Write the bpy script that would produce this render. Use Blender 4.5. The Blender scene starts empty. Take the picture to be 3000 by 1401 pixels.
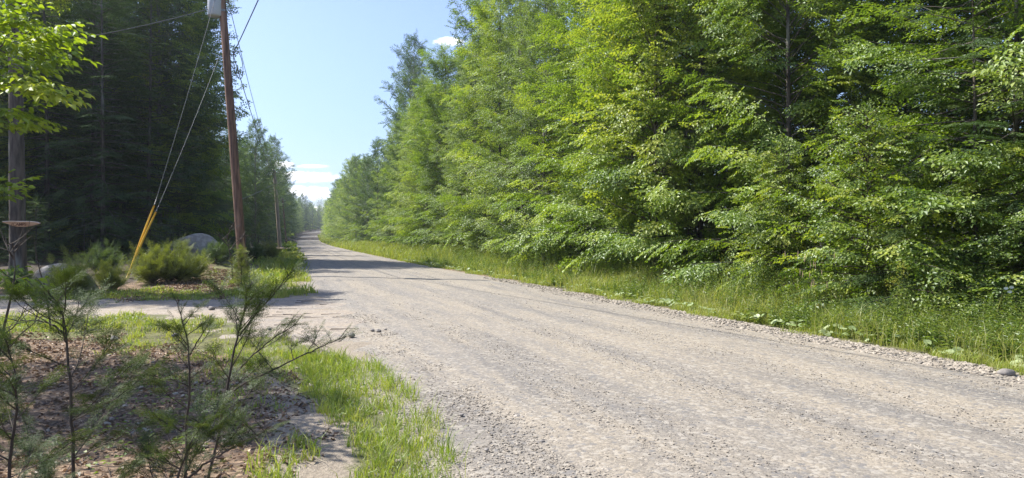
import bpy, math, random
import numpy as np
from mathutils import Vector, Matrix

# ------------------------------------------------------------------ camera, world, sun
scn = bpy.context.scene
COL = scn.collection
F = 2065.0            # focal length in pixels of the 3000 px wide photograph
CAMZ, HORY = 1.6, 690.0
cd = bpy.data.cameras.new("camera")
cam = bpy.data.objects.new("camera", cd); COL.objects.link(cam)
cam.location = (0, 0, CAMZ); cam.rotation_euler = (math.radians(90), 0, 0)
cd.sensor_width = 36; cd.lens = 36*F/3000; cd.shift_y = -10.5/3000
cd.clip_start = 0.05; cd.clip_end = 5000
scn.camera = cam
SUN_AZ, SUN_EL = math.radians(-72), math.radians(50)   # azimuth clockwise from +Y
SUND = Vector((math.sin(SUN_AZ)*math.cos(SUN_EL), math.cos(SUN_AZ)*math.cos(SUN_EL), math.sin(SUN_EL)))
sl = bpy.data.lights.new("sun", 'SUN'); sl.energy = 5.0; sl.angle = math.radians(0.53); sl.color = (1, .95, .86)
so = bpy.data.objects.new("sun", sl); COL.objects.link(so)
so.rotation_euler = SUND.to_track_quat('Z', 'Y').to_euler()
scn.view_settings.view_transform = 'Standard'; scn.view_settings.look = 'None'
scn.view_settings.gamma = 1; scn.view_settings.exposure = 0.95
cy = scn.cycles
cy.max_bounces = 8; cy.diffuse_bounces = 4; cy.glossy_bounces = 2; cy.transmission_bounces = 5
cy.transparent_max_bounces = 8; cy.volume_bounces = 0; cy.sample_clamp_indirect = 6
cy.use_adaptive_sampling = True; cy.adaptive_threshold = 0.01
cy.use_denoising = True; cy.denoising_prefilter = 'NONE'
cy.caustics_reflective = False; cy.caustics_refractive = False

def node(nt, t, **kw):
    n = nt.nodes.new(t)
    for k, v in kw.items():
        if k.startswith('i_'):
            n.inputs[k[2:].replace('_', ' ')].default_value = v
        else: setattr(n, k, v)
    return n
class NT:
    """small chain helper round a node tree"""
    def __init__(s, nt): s.nt = nt
    def put(s, inp, v):
        if hasattr(v, 'is_output'): s.nt.links.new(v, inp)
        else: inp.default_value = v
    def math(s, op, a, b=0.0, clamp=False):
        n = s.nt.nodes.new('ShaderNodeMath'); n.operation = op; n.use_clamp = clamp
        s.put(n.inputs[0], a); s.put(n.inputs[1], b); return n.outputs[0]
    def smooth(s, x, a, b, lo=0.0, hi=1.0):
        n = s.nt.nodes.new('ShaderNodeMapRange'); n.interpolation_type = 'SMOOTHSTEP'
        s.put(n.inputs[0], x); n.inputs[1].default_value = a; n.inputs[2].default_value = b
        n.inputs[3].default_value = lo; n.inputs[4].default_value = hi; return n.outputs[0]
    def lin(s, x, a, b, lo=0.0, hi=1.0):
        n = s.nt.nodes.new('ShaderNodeMapRange')
        s.put(n.inputs[0], x); n.inputs[1].default_value = a; n.inputs[2].default_value = b
        n.inputs[3].default_value = lo; n.inputs[4].default_value = hi; return n.outputs[0]
    def mix(s, f, a, b, blend='MIX'):
        n = s.nt.nodes.new('ShaderNodeMix'); n.data_type = 'RGBA'; n.blend_type = blend
        s.put(n.inputs[0], f)
        s.put(n.inputs[6], a if hasattr(a, 'is_output') else (*a, 1)); s.put(n.inputs[7], b if hasattr(b, 'is_output') else (*b, 1))
        return n.outputs[2]
    def noise(s, vec, scale, detail=4, rough=.55, out=0):
        n = s.nt.nodes.new('ShaderNodeTexNoise')
        if vec is not None: s.nt.links.new(vec, n.inputs['Vector'])
        n.inputs['Scale'].default_value = scale; n.inputs['Detail'].default_value = detail; n.inputs['Roughness'].default_value = rough
        return n.outputs[out]
    def voro(s, vec, scale, out='Color', feature='F1'):
        n = s.nt.nodes.new('ShaderNodeTexVoronoi'); n.feature = feature
        s.nt.links.new(vec, n.inputs['Vector']); n.inputs['Scale'].default_value = scale
        return n.outputs[out]
    def mapping(s, vec, scale=(1, 1, 1), loc=(0, 0, 0), rot=(0, 0, 0)):
        n = s.nt.nodes.new('ShaderNodeMapping'); s.nt.links.new(vec, n.inputs['Vector'])
        n.inputs['Scale'].default_value = scale; n.inputs['Location'].default_value = loc; n.inputs['Rotation'].default_value = rot
        return n.outputs[0]
    def coord(s, which='Object'):
        return s.nt.nodes.new('ShaderNodeTexCoord').outputs[which]
    def attr(s, name, out='Fac'):
        n = s.nt.nodes.new('ShaderNodeAttribute'); n.attribute_name = name; return n.outputs[out]
    def sep(s, v):
        n = s.nt.nodes.new('ShaderNodeSeparateXYZ'); s.nt.links.new(v, n.inputs[0]); return n.outputs
    def bump(s, h, strength, dist):
        n = s.nt.nodes.new('ShaderNodeBump'); s.nt.links.new(h, n.inputs['Height'])
        n.inputs['Strength'].default_value = strength; n.inputs['Distance'].default_value = dist; return n.outputs[0]

# sky with a few low cumulus clouds
world = bpy.data.worlds.new("World"); scn.world = world; world.use_nodes = True
wt = world.node_tree; wt.nodes.clear(); w = NT(wt)
sky = wt.nodes.new('ShaderNodeTexSky'); sky.sky_type = 'NISHITA'; sky.sun_disc = False
sky.sun_elevation = SUN_EL; sky.sun_rotation = SUN_AZ
sky.air_density = 1.0; sky.dust_density = .8; sky.ozone_density = 3.0
D = w.coord('Generated'); dx, dy, dz = w.sep(D)
cu = w.math('DIVIDE', dx, w.math('MAXIMUM', dy, .05)); cv = w.math('DIVIDE', dz, w.math('MAXIMUM', dy, .05))
comb = wt.nodes.new('ShaderNodeCombineXYZ'); w.put(comb.inputs[0], cu); w.put(comb.inputs[1], w.math('MULTIPLY', cv, 1.6))
n1 = w.noise(comb.outputs[0], 60, 6, .62)
elev = w.smooth(cv, .0, .34); col = w.mix(1.0, sky.outputs[0], w.mix(elev, (.56, .59, .70), (.88, .82, .90)), 'MULTIPLY')
# (azimuth tangent, elevation tangent, half width, half height, cover)
for (a, e, ra, re, cover) in ((-.327, .098, .017, .0075, 1.0), (-.297, .0805, .048, .0095, 1.0), (-.302, .0560, .048, .0125, 1.0),
                              (-.285, .097, .022, .0035, .4), (-.30, .034, .06, .007, .8), (-.0893, .2735, .020, .0075, .9),
                              (.5, .12, .08, .012, .9), (-.75, .14, .1, .014, .9)):
    uu = w.math('DIVIDE', w.math('SUBTRACT', cu, a), ra); vv = w.math('DIVIDE', w.math('SUBTRACT', cv, e), re)
    # flat bottoms: stretch distance below the middle
    vb = w.math('MULTIPLY', w.math('MINIMUM', vv, 0.0), 1.5); vt = w.math('MAXIMUM', vv, 0.0)
    r2 = w.math('ADD', w.math('MULTIPLY', uu, uu), w.math('ADD', w.math('MULTIPLY', vb, vb), w.math('MULTIPLY', vt, vt)))
    f = w.math('ADD', r2, w.math('MULTIPLY', w.math('SUBTRACT', n1, .53), 3.0))
    m = w.smooth(f, 1.35, .45, 0, cover)
    shade = w.smooth(w.math('ADD', vv, w.math('MULTIPLY', w.math('SUBTRACT', n1, .5), 3.0)), -.7, .8)
    cc = w.mix(shade, (3.9, 4.6, 6.2), (10.6, 10.3, 10.2))
    col = w.mix(m, col, cc)
bg = wt.nodes.new('ShaderNodeBackground'); w.put(bg.inputs[0], col); bg.inputs[1].default_value = 0.14
wo = wt.nodes.new('ShaderNodeOutputWorld'); wt.links.new(bg.outputs[0], wo.inputs[0])

# ------------------------------------------------------------------ terrain and road layout
def sstep(x, a, b):
    t = np.clip((np.asarray(x, float)-a)/(b-a), 0, 1); return t*t*(3-2*t)
RY = np.array([-40, 0, 8.3, 15.3, 24.8, 34.4, 45.3, 71.8, 100, 164, 288, 345, 390, 430, 480], float)
RR = np.array([22.9, 8.9, 6.0, 3.5, .2, -3.4, -7.2, -15.9, -25.0, -44, -79, -95, -100, -92, -70], float)
LY = np.array([-40, 0, 4.65, 8.67, 18, 30, 49.3, 78.7, 100, 164, 288, 345, 395, 440, 490], float)
LL = np.array([15.2, 1.2, -.4, -1.85, -5.1, -9.1, -14.8, -24.0, -31.4, -50.5, -86, -102, -108, -102, -80], float)
def xR(y): return np.interp(y, RY, RR)
def xL(y): return np.interp(y, LY, LL)
def H(x, y):
    x = np.asarray(x, float); y = np.asarray(y, float)
    z = .0000*x + 5.0*sstep(y, 200, 470)
    mound = .55*sstep(y, 20, 31)*(1-sstep(y, 48, 66))*sstep(xL(y)-x, .8, 4.2)
    far_left = .5*sstep(xL(y)-x, 6, 22)*sstep(y, 19, 40)
    right = -.10*np.exp(-((x-xR(y)-1.3)/.9)**2) + .45*sstep(x-xR(y), 2.2, 6)
    return z+mound+far_left+right
def near_noise(x, y):
    return .018*np.sin(3.1*x+1.3*y)+.014*np.sin(5.7*y-2.2*x+1)+.010*np.sin(9.1*x+4.4)*np.sin(8.3*y)+.03*np.sin(.9*x+.7)*np.sin(1.1*y)
def Z(x, y): return float(H(x, y))
def gp(px, py, y=None):
    """ground point seen at this photo pixel (depth from the flat ground unless given)"""
    Y = y if y is not None else CAMZ*F/(py-HORY)
    X = (px-1500)/F*Y
    return X, Y
def P(px, py, Y): return Vector(((px-1500)/F*Y, Y, CAMZ-(py-HORY)/F*Y))
def inpoly(px, py, poly):
    inside = np.zeros(px.shape, bool); n = len(poly); j = n-1
    for i in range(n):
        xi, yi = poly[i]; xj, yj = poly[j]
        c = ((yi > py) != (yj > py)) & (px < (xj-xi)*(py-yi)/((yj-yi) or 1e-9)+xi)
        inside ^= c; j = i
    return inside
def topix(x, y): return 1500+F*x/y, HORY+F*(CAMZ-H(x, y))/y

# ------------------------------------------------------------------ mesh collecting
class Geo:
    def __init__(s): s.v = []; s.f = []; s.t = []; s.n = 0
    def add(s, v, faces, tint=None):
        v = np.asarray(v, np.float32).reshape(-1, 3)
        if len(v) == 0: return
        for f in faces:
            if len(f): s.f.append(np.asarray(f, np.int64)+s.n)
        s.v.append(v)
        s.t.append(np.full(len(v), .5, np.float32) if tint is None else np.broadcast_to(np.asarray(tint, np.float32), (len(v),)).astype(np.float32))
        s.n += len(v)
    def tube(s, pts, rad, k=6, tint=None, cap=True):
        pts = np.asarray(pts, float); m = len(pts); rad = np.broadcast_to(np.asarray(rad, float), (m,))
        tan = np.gradient(pts, axis=0); tan /= np.linalg.norm(tan, axis=1)[:, None]+1e-9
        ref = np.array([0, 0, 1.]) if abs(tan[0, 2]) < .9 else np.array([1., 0, 0])
        a = np.cross(tan, ref); a /= np.linalg.norm(a, axis=1)[:, None]+1e-9; b = np.cross(tan, a)
        th = np.arange(k)*2*math.pi/k
        ring = pts[:, None]+rad[:, None, None]*(np.cos(th)[None, :, None]*a[:, None]+np.sin(th)[None, :, None]*b[:, None])
        v = ring.reshape(-1, 3); i = np.arange(m-1)[:, None]*k; j = np.arange(k)[None]; j2 = (j+1) % k
        q = np.stack([i+j, i+j2, i+k+j2, i+k+j], -1).reshape(-1, 4)
        fs = [q]
        if cap: fs += [np.arange(k)[None], (m-1)*k+np.arange(k)[::-1][None]]
        s.add(v, fs, tint)
    def build(s, name, mat, parent=None, smooth=False):
        me = bpy.data.meshes.new(name)
        v = np.concatenate(s.v) if s.v else np.zeros((0, 3), np.float32)
        me.vertices.add(len(v)); me.vertices.foreach_set('co', v.ravel())
        loops = np.concatenate([f.ravel() for f in s.f]); tot = np.concatenate([np.full(len(f), f.shape[1]) for f in s.f])
        st = np.concatenate([[0], np.cumsum(tot)[:-1]])
        me.loops.add(len(loops)); me.loops.foreach_set('vertex_index', loops.astype(np.int32))
        me.polygons.add(len(tot)); me.polygons.foreach_set('loop_start', st.astype(np.int32))
        me.polygons.foreach_set('use_smooth', np.full(len(tot), smooth))
        at = me.attributes.new('tint', 'FLOAT', 'POINT'); at.data.foreach_set('value', np.concatenate(s.t))
        me.materials.append(mat); me.update(calc_edges=True)
        o = bpy.data.objects.new(name, me); COL.objects.link(o)
        if parent: o.parent = parent
        return o
def tag(o, label=None, cat=None, group=None, kind=None):
    if label: o['label'] = label
    if cat: o['category'] = cat
    if group: o['group'] = group
    if kind: o['kind'] = kind
    return o
def empty(name, loc, label, cat, group=None, rz=0):
    o = bpy.data.objects.new(name, None); COL.objects.link(o); o.location = loc; o.rotation_euler = (0, 0, rz)
    o.empty_display_size = .2
    return tag(o, label, cat, group)
def dup(root, loc, rz, sc, label, group=None, cat=None):
    r = root.copy(); COL.objects.link(r); r.location = loc
    r.rotation_euler = (root.rotation_euler.x, root.rotation_euler.y, rz); r.scale = (sc[0], sc[0], sc[1]) if isinstance(sc, tuple) else (sc,)*3
    r['label'] = label
    if group: r['group'] = group
    elif 'group' in r: del r['group']
    for ch in list(root.children):
        c = ch.copy(); COL.objects.link(c); c.parent = r
        for g in ch.children:
            d = g.copy(); COL.objects.link(d); d.parent = c
    return r

# ------------------------------------------------------------------ materials
def new_mat(name):
    m = bpy.data.materials.new(name); m.use_nodes = True; nt = m.node_tree; nt.nodes.clear()
    out = nt.nodes.new('ShaderNodeOutputMaterial'); return m, NT(nt), out
def leaf_mat(name, dark, mid, light, trans=.42, gloss=.06, rough=.5, tcol=(1.05, 1.10, .42)):
    m, n, out = new_mat(name); nt = n.nt
    t = n.attr('tint')
    oi = nt.nodes.new('ShaderNodeObjectInfo').outputs['Random']
    t2 = n.math('ADD', t, n.math('MULTIPLY', n.math('SUBTRACT', oi, .5), .34), True)
    c = n.mix(n.lin(t2, 0, .5), dark, mid); c = n.mix(n.lin(t2, .5, 1), c, light)
    d = nt.nodes.new('ShaderNodeBsdfDiffuse'); n.put(d.inputs[0], c)
    tr = nt.nodes.new('ShaderNodeBsdfTranslucent'); n.put(tr.inputs[0], n.mix(1.0, c, tcol, 'MULTIPLY'))
    s1 = nt.nodes.new('ShaderNodeMixShader'); s1.inputs[0].default_value = trans
    nt.links.new(d.outputs[0], s1.inputs[1]); nt.links.new(tr.outputs[0], s1.inputs[2])
    g = nt.nodes.new('ShaderNodeBsdfGlossy'); g.inputs['Roughness'].default_value = rough; g.inputs[0].default_value = (.9, .95, 1, 1)
    s2 = nt.nodes.new('ShaderNodeMixShader'); s2.inputs[0].default_value = gloss
    nt.links.new(s1.outputs[0], s2.inputs[1]); nt.links.new(g.outputs[0], s2.inputs[2])
    nt.links.new(s2.outputs[0], out.inputs[0]); return m
def rough_mat(name, a, b, scale=8, stretch=(1, 1, 1), bump=.3, bdist=.02, rough=.85, c=None, coord='Object', lo=.35, hi=.65):
    m, n, out = new_mat(name); nt = n.nt
    v = n.mapping(n.coord(coord), stretch)
    nz = n.noise(v, scale, 6, .6)
    colr = n.mix(n.smooth(nz, lo, hi), a, b)
    if c is not None:
        colr = n.mix(n.smooth(n.noise(v, scale*.31, 3, .5), .52, .66), colr, c)
    p = nt.nodes.new('ShaderNodeBsdfPrincipled'); n.put(p.inputs['Base Color'], colr); p.inputs['Roughness'].default_value = rough
    n.put(p.inputs['Normal'], n.bump(nz, bump, bdist)); nt.links.new(p.outputs[0], out.inputs[0]); return m

M = {}
M['beech'] = leaf_mat('beech_leaf', (.09, .16, .020), (.22, .32, .042), (.46, .52, .09), .48, .045)
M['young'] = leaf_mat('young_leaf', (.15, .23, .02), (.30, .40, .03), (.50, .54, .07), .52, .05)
M['birch'] = leaf_mat('birch_leaf', (.12, .185, .05), (.24, .33, .08), (.43, .49, .14), .44, .055)
M['maple'] = leaf_mat('maple_leaf', (.10, .17, .018), (.25, .34, .035), (.47, .50, .08), .50, .045)
M['aspen'] = leaf_mat('aspen_leaf', (.05, .10, .035), (.10, .17, .05), (.19, .26, .07), .40, .05)
M['hemlock'] = leaf_mat('hemlock_needles', (.034, .066, .024), (.068, .12, .040), (.17, .23, .075), .30, .03)
M['pine'] = leaf_mat('pine_needles', (.025, .055, .025), (.045, .085, .038), (.08, .13, .05), .25, .03)
M['bush'] = leaf_mat('yew_needles', (.08, .11, .022), (.19, .23, .045), (.36, .37, .09), .40, .04)
M['near_hemlock'] = leaf_mat('near_hemlock_needles', (.025, .046, .010), (.05, .082, .016), (.13, .17, .035), .28, .03)
M['grass'] = leaf_mat('grass_blades', (.11, .19, .02), (.25, .34, .045), (.44, .43, .14), .48, .04)
M['weed'] = leaf_mat('weed_leaves', (.08, .14, .03), (.18, .26, .05), (.33, .37, .10), .42, .04)
M['broad'] = leaf_mat('coltsfoot_leaves', (.13, .20, .07), (.24, .32, .12), (.34, .40, .19), .30, .05)
M['litter'] = leaf_mat('dead_leaves', (.09, .055, .032), (.28, .18, .105), (.55, .42, .28), .10, .05, .5, (1, .8, .6))
M['bark'] = rough_mat('grey_brown_bark', (.045, .038, .032), (.12, .10, .085), 9, (1, 1, .18), .8, .03, .9, (.20, .20, .18))
M['bark_pale'] = rough_mat('pale_bark', (.12, .11, .095), (.26, .245, .22), 7, (1, 1, .6), .4, .01, .85)
M['twig'] = rough_mat('twig_bark', (.035, .026, .02), (.09, .07, .055), 30, (1, 1, .3), .3, .004)
M['pole'] = rough_mat('reddish_creosoted_wood', (.065, .038, .030), (.21, .115, .08), 12, (1.6, 1.6, .09), .8, .015, .8, (.33, .20, .14))
M['pole_grey'] = rough_mat('weathered_pole_wood', (.26, .21, .17), (.46, .38, .31), 9, (1.4, 1.4, .08), .4, .01, .8)
M['rock'] = rough_mat('granite', (.17, .155, .145), (.30, .275, .25), 5, (1, 1, 1), .6, .04, .85, (.36, .31, .27))
M['rock_grey'] = rough_mat('grey_granite', (.27, .24, .21), (.41, .37, .325), 6, (1, 1, 1), .6, .05, .85, (.24, .235, .20))
M['steel'] = rough_mat('grey_painted_steel', (.42, .45, .48), (.50, .53, .56), 3, (1, 1, .4), .05, .002, .45)
M['metal'] = rough_mat('galvanised_metal', (.20, .21, .22), (.32, .33, .34), 20, (1, 1, 1), .1, .002, .4)
M['cable'] = rough_mat('black_cable', (.03, .035, .045), (.05, .055, .065), 20, (1, 1, 1), .05, .001, .5)
M['steelcable'] = rough_mat('steel_cable', (.10, .11, .12), (.17, .18, .19), 40, (1, 1, 1), .05, .001, .4)
M['yellow'] = rough_mat('yellow_plastic', (.70, .42, .03), (.84, .53, .06), 4, (1, 1, .3), .05, .002, .4)
M['plank'] = rough_mat('varnished_plank', (.34, .17, .08), (.55, .32, .16), 6, (.35, 1, 2.2), .2, .004, .55)
M['plank_edge'] = rough_mat('pale_sawn_edge', (.62, .52, .40), (.78, .70, .58), 14, (.3, 1, 1), .2, .004, .7)
M['letter'] = rough_mat('burnt_lettering', (.14, .06, .03), (.22, .10, .05), 20, (1, 1, 1), .1, .002, .8)
M['porcelain'] = rough_mat('brown_porcelain', (.12, .10, .10), (.18, .15, .14), 20, (1, 1, 1), .05, .001, .25)
M['petal'] = rough_mat('white_petals', (.70, .70, .68), (.82, .82, .80), 20)
M['gold'] = rough_mat('goldenrod_blossom', (.32, .34, .05), (.50, .48, .07), 30)
M['log'] = rough_mat('weathered_log', (.16, .12, .09), (.36, .29, .22), 9, (.2, 1, 1), .5, .01, .9)

# gravel for stones and road
def stone_mat():
    m, n, out = new_mat('loose_stone'); nt = n.nt
    t = n.attr('tint')
    c = n.mix(n.lin(t, 0, .45), (.105, .10, .092), (.28, .24, .185)); c = n.mix(n.lin(t, .45, 1), c, (.43, .375, .30))
    c = n.mix(n.math('MULTIPLY', n.noise(n.coord('Object'), 60, 3), .5), c, (.22, .20, .18))
    p = nt.nodes.new('ShaderNodeBsdfPrincipled'); n.put(p.inputs['Base Color'], c); p.inputs['Roughness'].default_value = .8
    nt.links.new(p.outputs[0], out.inputs[0]); return m
M['stone'] = stone_mat()
def road_mat(name, tan, grey, dark, tracks=True):
    m, n, out = new_mat(name); nt = n.nt
    pos = n.coord('Object')
    uv = n.attr('lane', 'Vector'); u, v, _ = n.sep(uv)     # u across in metres, v along in metres
    broad = n.noise(n.mapping(uv, (1.1, .07, 1)), 1.0, 4, .6)
    mid = n.noise(n.mapping(uv, (2.4, .25, 1)), 1.6, 5, .65)
    fine = n.noise(pos, 2.6, 5, .6)
    f = n.smooth(n.math('ADD', n.math('MULTIPLY', broad, .6), n.math('MULTIPLY', mid, .4)), .38, .60)
    c = n.mix(f, grey, tan)
    c = n.mix(n.math('MULTIPLY', n.smooth(fine, .5, .72), .35), c, tuple(min(1, x*1.25) for x in tan))
    if tracks:
        tr = None
        for (c0, wd, st) in ((.9, .16, .45), (1.55, .10, .6), (2.3, .22, .4), (3.35, .10, .5), (4.2, .16, .35), (5.3, .28, .5)):
            wob = n.math('MULTIPLY', n.math('SUBTRACT', n.noise(n.mapping(uv, (.01, .08, 1), (c0*7, c0, 0)), 1, 3), .5), .9)
            dd = n.math('ABSOLUTE', n.math('SUBTRACT', n.math('ADD', u, wob), c0))
            g = n.smooth(dd, wd*1.7, 0, 0, st); g = n.math('MULTIPLY', g, n.smooth(n.noise(n.mapping(uv, (1.5, .22, 1), (c0, 0, 0)), 1, 4, .7), .42, .62))
            tr = g if tr is None else n.math('MAXIMUM', tr, g)
        c = n.mix(tr, c, dark)
    # single stones of the surface
    vc = n.voro(pos, 55); vr, vg, vb = n.sep(vc)
    vc2 = n.voro(pos, 24); v2r, v2g, v2b = n.sep(vc2)
    val = n.math('ADD', n.math('MULTIPLY', vr, .55), n.math('MULTIPLY', n.noise(pos, 150, 2), .45))
    c = n.mix(1.0, c, n.mix(n.lin(val, .2, .8), (.70, .70, .72), (1.30, 1.28, 1.24)), 'MULTIPLY')
    c = n.mix(n.smooth(v2r, .80, .90, 0, .5), c, (.38, .35, .30)); c = n.mix(n.smooth(v2g, .86, .94, 0, .55), c, (.13, .13, .135))
    p = nt.nodes.new('ShaderNodeBsdfPrincipled'); n.put(p.inputs['Base Color'], c); p.inputs['Roughness'].default_value = .88
    vd = n.voro(pos, 55, 'Distance'); vd2 = n.voro(pos, 24, 'Distance')
    hgt = n.math('ADD', n.math('MULTIPLY', n.math('SUBTRACT', 1, vd), .4), n.math('ADD', n.math('MULTIPLY', n.math('SUBTRACT', 1, vd2), .5), n.math('MULTIPLY', n.noise(pos, 14, 5, .7), .35)))
    n.put(p.inputs['Normal'], n.bump(hgt, .5, .008)); nt.links.new(p.outputs[0], out.inputs[0]); return m
M['road'] = road_mat('gravel_road', (.265, .232, .185), (.19, .176, .158), (.105, .103, .105))
M['drive'] = road_mat('gravel_driveway', (.30, .25, .195), (.225, .20, .175), (.15, .14, .13), False)
def ground_mat():
    m, n, out = new_mat('ground_soil'); nt = n.nt
    pos = n.coord('Object')
    nz = n.noise(pos, 3.0, 6, .65); nf = n.noise(pos, 38, 4, .7)
    vr, vg, vb = n.sep(n.voro(pos, 28))
    soil = n.mix(n.smooth(nz, .35, .65), (.085, .055, .034), (.20, .130, .080))
    soil = n.mix(n.smooth(vr, .55, .9, 0, .7), soil, (.40, .29, .19)); soil = n.mix(n.smooth(vg, .7, .95, 0, .6), soil, (.07, .055, .04))
    sand = n.mix(n.smooth(nf, .35, .65), (.24, .20, .155), (.34, .29, .225))
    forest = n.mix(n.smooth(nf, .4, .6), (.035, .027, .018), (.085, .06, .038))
    green = n.mix(n.smooth(nz, .35, .6), (.07, .08, .025), (.13, .15, .04))
    jig = n.math('MULTIPLY', n.math('SUBTRACT', n.noise(pos, 2.2, 5, .7), .5), .9)
    c = n.mix(n.smooth(n.math('ADD', n.attr('sand'), jig), .4, .6), soil, sand)
    c = n.mix(n.smooth(n.math('ADD', n.attr('green'), jig), .4, .62, 0, .75), c, green)
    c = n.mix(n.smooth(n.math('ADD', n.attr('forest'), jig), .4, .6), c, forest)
    p = nt.nodes.new('ShaderNodeBsdfPrincipled'); n.put(p.inputs['Base Color'], c); p.inputs['Roughness'].default_value = .95
    n.put(p.inputs['Normal'], n.bump(n.math('ADD', nf, n.math('MULTIPLY', nz, 2)), .8, .03)); nt.links.new(p.outputs[0], out.inputs[0]); return m
M['ground'] = ground_mat()

# ------------------------------------------------------------------ ground, road, driveway
def grid_obj(name, X, Y, Zz, mat, attrs=None, lane=None):
    a, b = X.shape
    v = np.stack([X, Y, Zz], -1).reshape(-1, 3)
    i = np.arange(a-1)[:, None]*b+np.arange(b-1)[None]
    q = np.stack([i, i+1, i+b+1, i+b], -1).reshape(-1, 4)
    g = Geo(); g.add(v, [q]); o = g.build(name, mat, smooth=True)
    for k, val in (attrs or {}).items():
        at = o.data.attributes.new(k, 'FLOAT', 'POINT'); at.data.foreach_set('value', val.ravel().astype(np.float32))
    if lane is not None:
        at = o.data.attributes.new('lane', 'FLOAT_VECTOR', 'POINT'); at.data.foreach_set('vector', lane.reshape(-1).astype(np.float32))
    return tag(o, kind='structure')
ys = np.concatenate([np.arange(-60, 2, 4), np.arange(2, 30, .16), np.arange(30, 70, .6), np.arange(70, 200, 3), np.arange(200, 800, 12)])
xs = np.concatenate([[-700], np.arange(-420, -60, 20), np.arange(-60, -22, 1.2), np.arange(-22, 12, .2), np.arange(12, 40, 1.5), np.arange(40, 430, 20), [700]])
GX, GY = np.meshgrid(xs, ys)
LIT_SAND = [(830, 1190), (1010, 1160), (1060, 1260), (1010, 1420), (820, 1420)]
def zone(x, y):
    yy = np.where(y < 1, 1, y)
    px = 1500+F*x/yy; py = HORY+F*CAMZ/yy
    sand = inpoly(px, py, [(840, 1200), (990, 1150), (1050, 1260), (1000, 1500), (800, 1500)]) & (y > 3.5)
    sand = sand | (np.abs(x-(xL(y)-.3)) < .9) | (inpoly(px, py, [(-200, 868), (930, 868), (1080, 1010), (900, 1010), (620, 960), (-200, 930)]) & (y > 5))
    green = inpoly(px, py, [(-300, 915), (600, 925), (800, 985), (1000, 1040), (1240, 1150), (1300, 1500), (1020, 1500), (1060, 1240), (900, 1160), (700, 1050), (430, 1010), (-300, 965)]) & (y > 3.5)
    green = green | ((x < xL(y)-.6) & (y > 18) & (y < 70) & (x > xL(y)-3.4)) | ((x > xR(y)) & (x < xR(y)+3.6))
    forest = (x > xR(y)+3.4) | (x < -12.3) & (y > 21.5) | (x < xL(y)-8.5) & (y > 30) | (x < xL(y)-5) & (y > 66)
    return sand*1., green*1., forest*1.
sa, gr, fo = zone(GX, GY)
onroad = sstep(np.minimum(GX-xL(GY), xR(GY)-GX), .0, .9)
def blur(a, n):
    for _ in range(n):
        p = np.pad(a, 1, mode='edge'); a = (p[:-2, 1:-1]+p[2:, 1:-1]+p[1:-1, :-2]+p[1:-1, 2:]+2*p[1:-1, 1:-1])/6
    return a
sa, gr = blur(sa, 3), blur(gr, 3)
GZ = H(GX, GY)+np.where((GY < 60) & (GY > -10) & (np.abs(GX) < 22), near_noise(GX, GY), 0)-.10*onroad
ground = grid_obj('ground', GX, GY, GZ, M['ground'], {'sand': sa, 'green': gr, 'forest': fo})
# road sheet
ry = np.concatenate([np.arange(-30, 40, .5), np.arange(40, 490, 3)]); ru = np.linspace(0, 1, 33)
U, V = np.meshgrid(ru, ry); XL_, XR_ = xL(V)-.5, xR(V)+.35
X = XL_+(XR_-XL_)*U
edge = np.minimum(U, 1-U)
RZ = H(X, V)*1.0+.045*sstep(edge, 0, .22)-.045*(1-sstep(edge, 0, .07))+.006*np.sin(U*38)*sstep(edge, .05, .2)
lane = np.stack([(X-XL_)/(XR_-XL_)*7.2, V*1.05, 0*V], -1)
grid_obj('gravel_road', X, V, RZ, M['road'], None, lane)
# driveway sheet
dxs = np.linspace(-60, -2.6, 150); dv = np.linspace(0, 1, 17)
A, B = np.meshgrid(dxs, dv)
top = 17.9+.5*sstep(A, -7, -4)+.25*np.sin(A*.9); bot = 13.6-4.4*sstep(A, -8.0, -2.6)**1.0+.25*np.sin(A*1.1+1)
DY = bot+(top-bot)*B
e2 = np.minimum(B, 1-B)
DZ = H(A, DY)+.022*sstep(e2, .0, .25)-.05*(1-sstep(e2, 0, .07))+.008*np.sin(DY*4)
grid_obj('gravel_driveway', A, DY, DZ, M['drive'], None, np.stack([DY, A, 0*A], -1))

# ------------------------------------------------------------------ leaves, sprays
def rnd(seed): return np.random.default_rng(seed)
def unit(a): return a/(np.linalg.norm(a, axis=-1, keepdims=True)+1e-9)
def leaves(base, d, nrm, L, W, detail=1, fold=.18, droop=.12):
    """returns verts, tris, count per leaf; all arrays along the first axis"""
    d = unit(d); side = unit(np.cross(nrm, d)); up = np.cross(d, side)
    L = np.broadcast_to(L, (len(base),))[:, None]; W = np.broadcast_to(W, (len(base),))[:, None]
    if detail == 1:
        pts = [base, base+d*L*.42+side*W*.5+up*W*fold, base+d*L-up*L*droop, base+d*L*.42-side*W*.5+up*W*fold]
        T = [(0, 2, 1), (0, 3, 2)]
    else:
        pts = [base, base+d*L*.5-up*L*droop*.15, base+d*L-up*L*droop,
               base+d*L*.22+side*W*.40+up*W*fold, base+d*L*.58+side*W*.48+up*W*fold, base+d*L*.22-side*W*.40+up*W*fold, base+d*L*.58-side*W*.48+up*W*fold]
        T = [(0, 1, 3), (3, 1, 4), (4, 1, 2), (0, 5, 1), (5, 6, 1), (6, 2, 1)]
    k = len(pts); v = np.stack(pts, 1).reshape(-1, 3)
    t = (np.arange(len(base))[:, None, None]*k+np.array(T)[None]).reshape(-1, 3)
    return v, t, k
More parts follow.
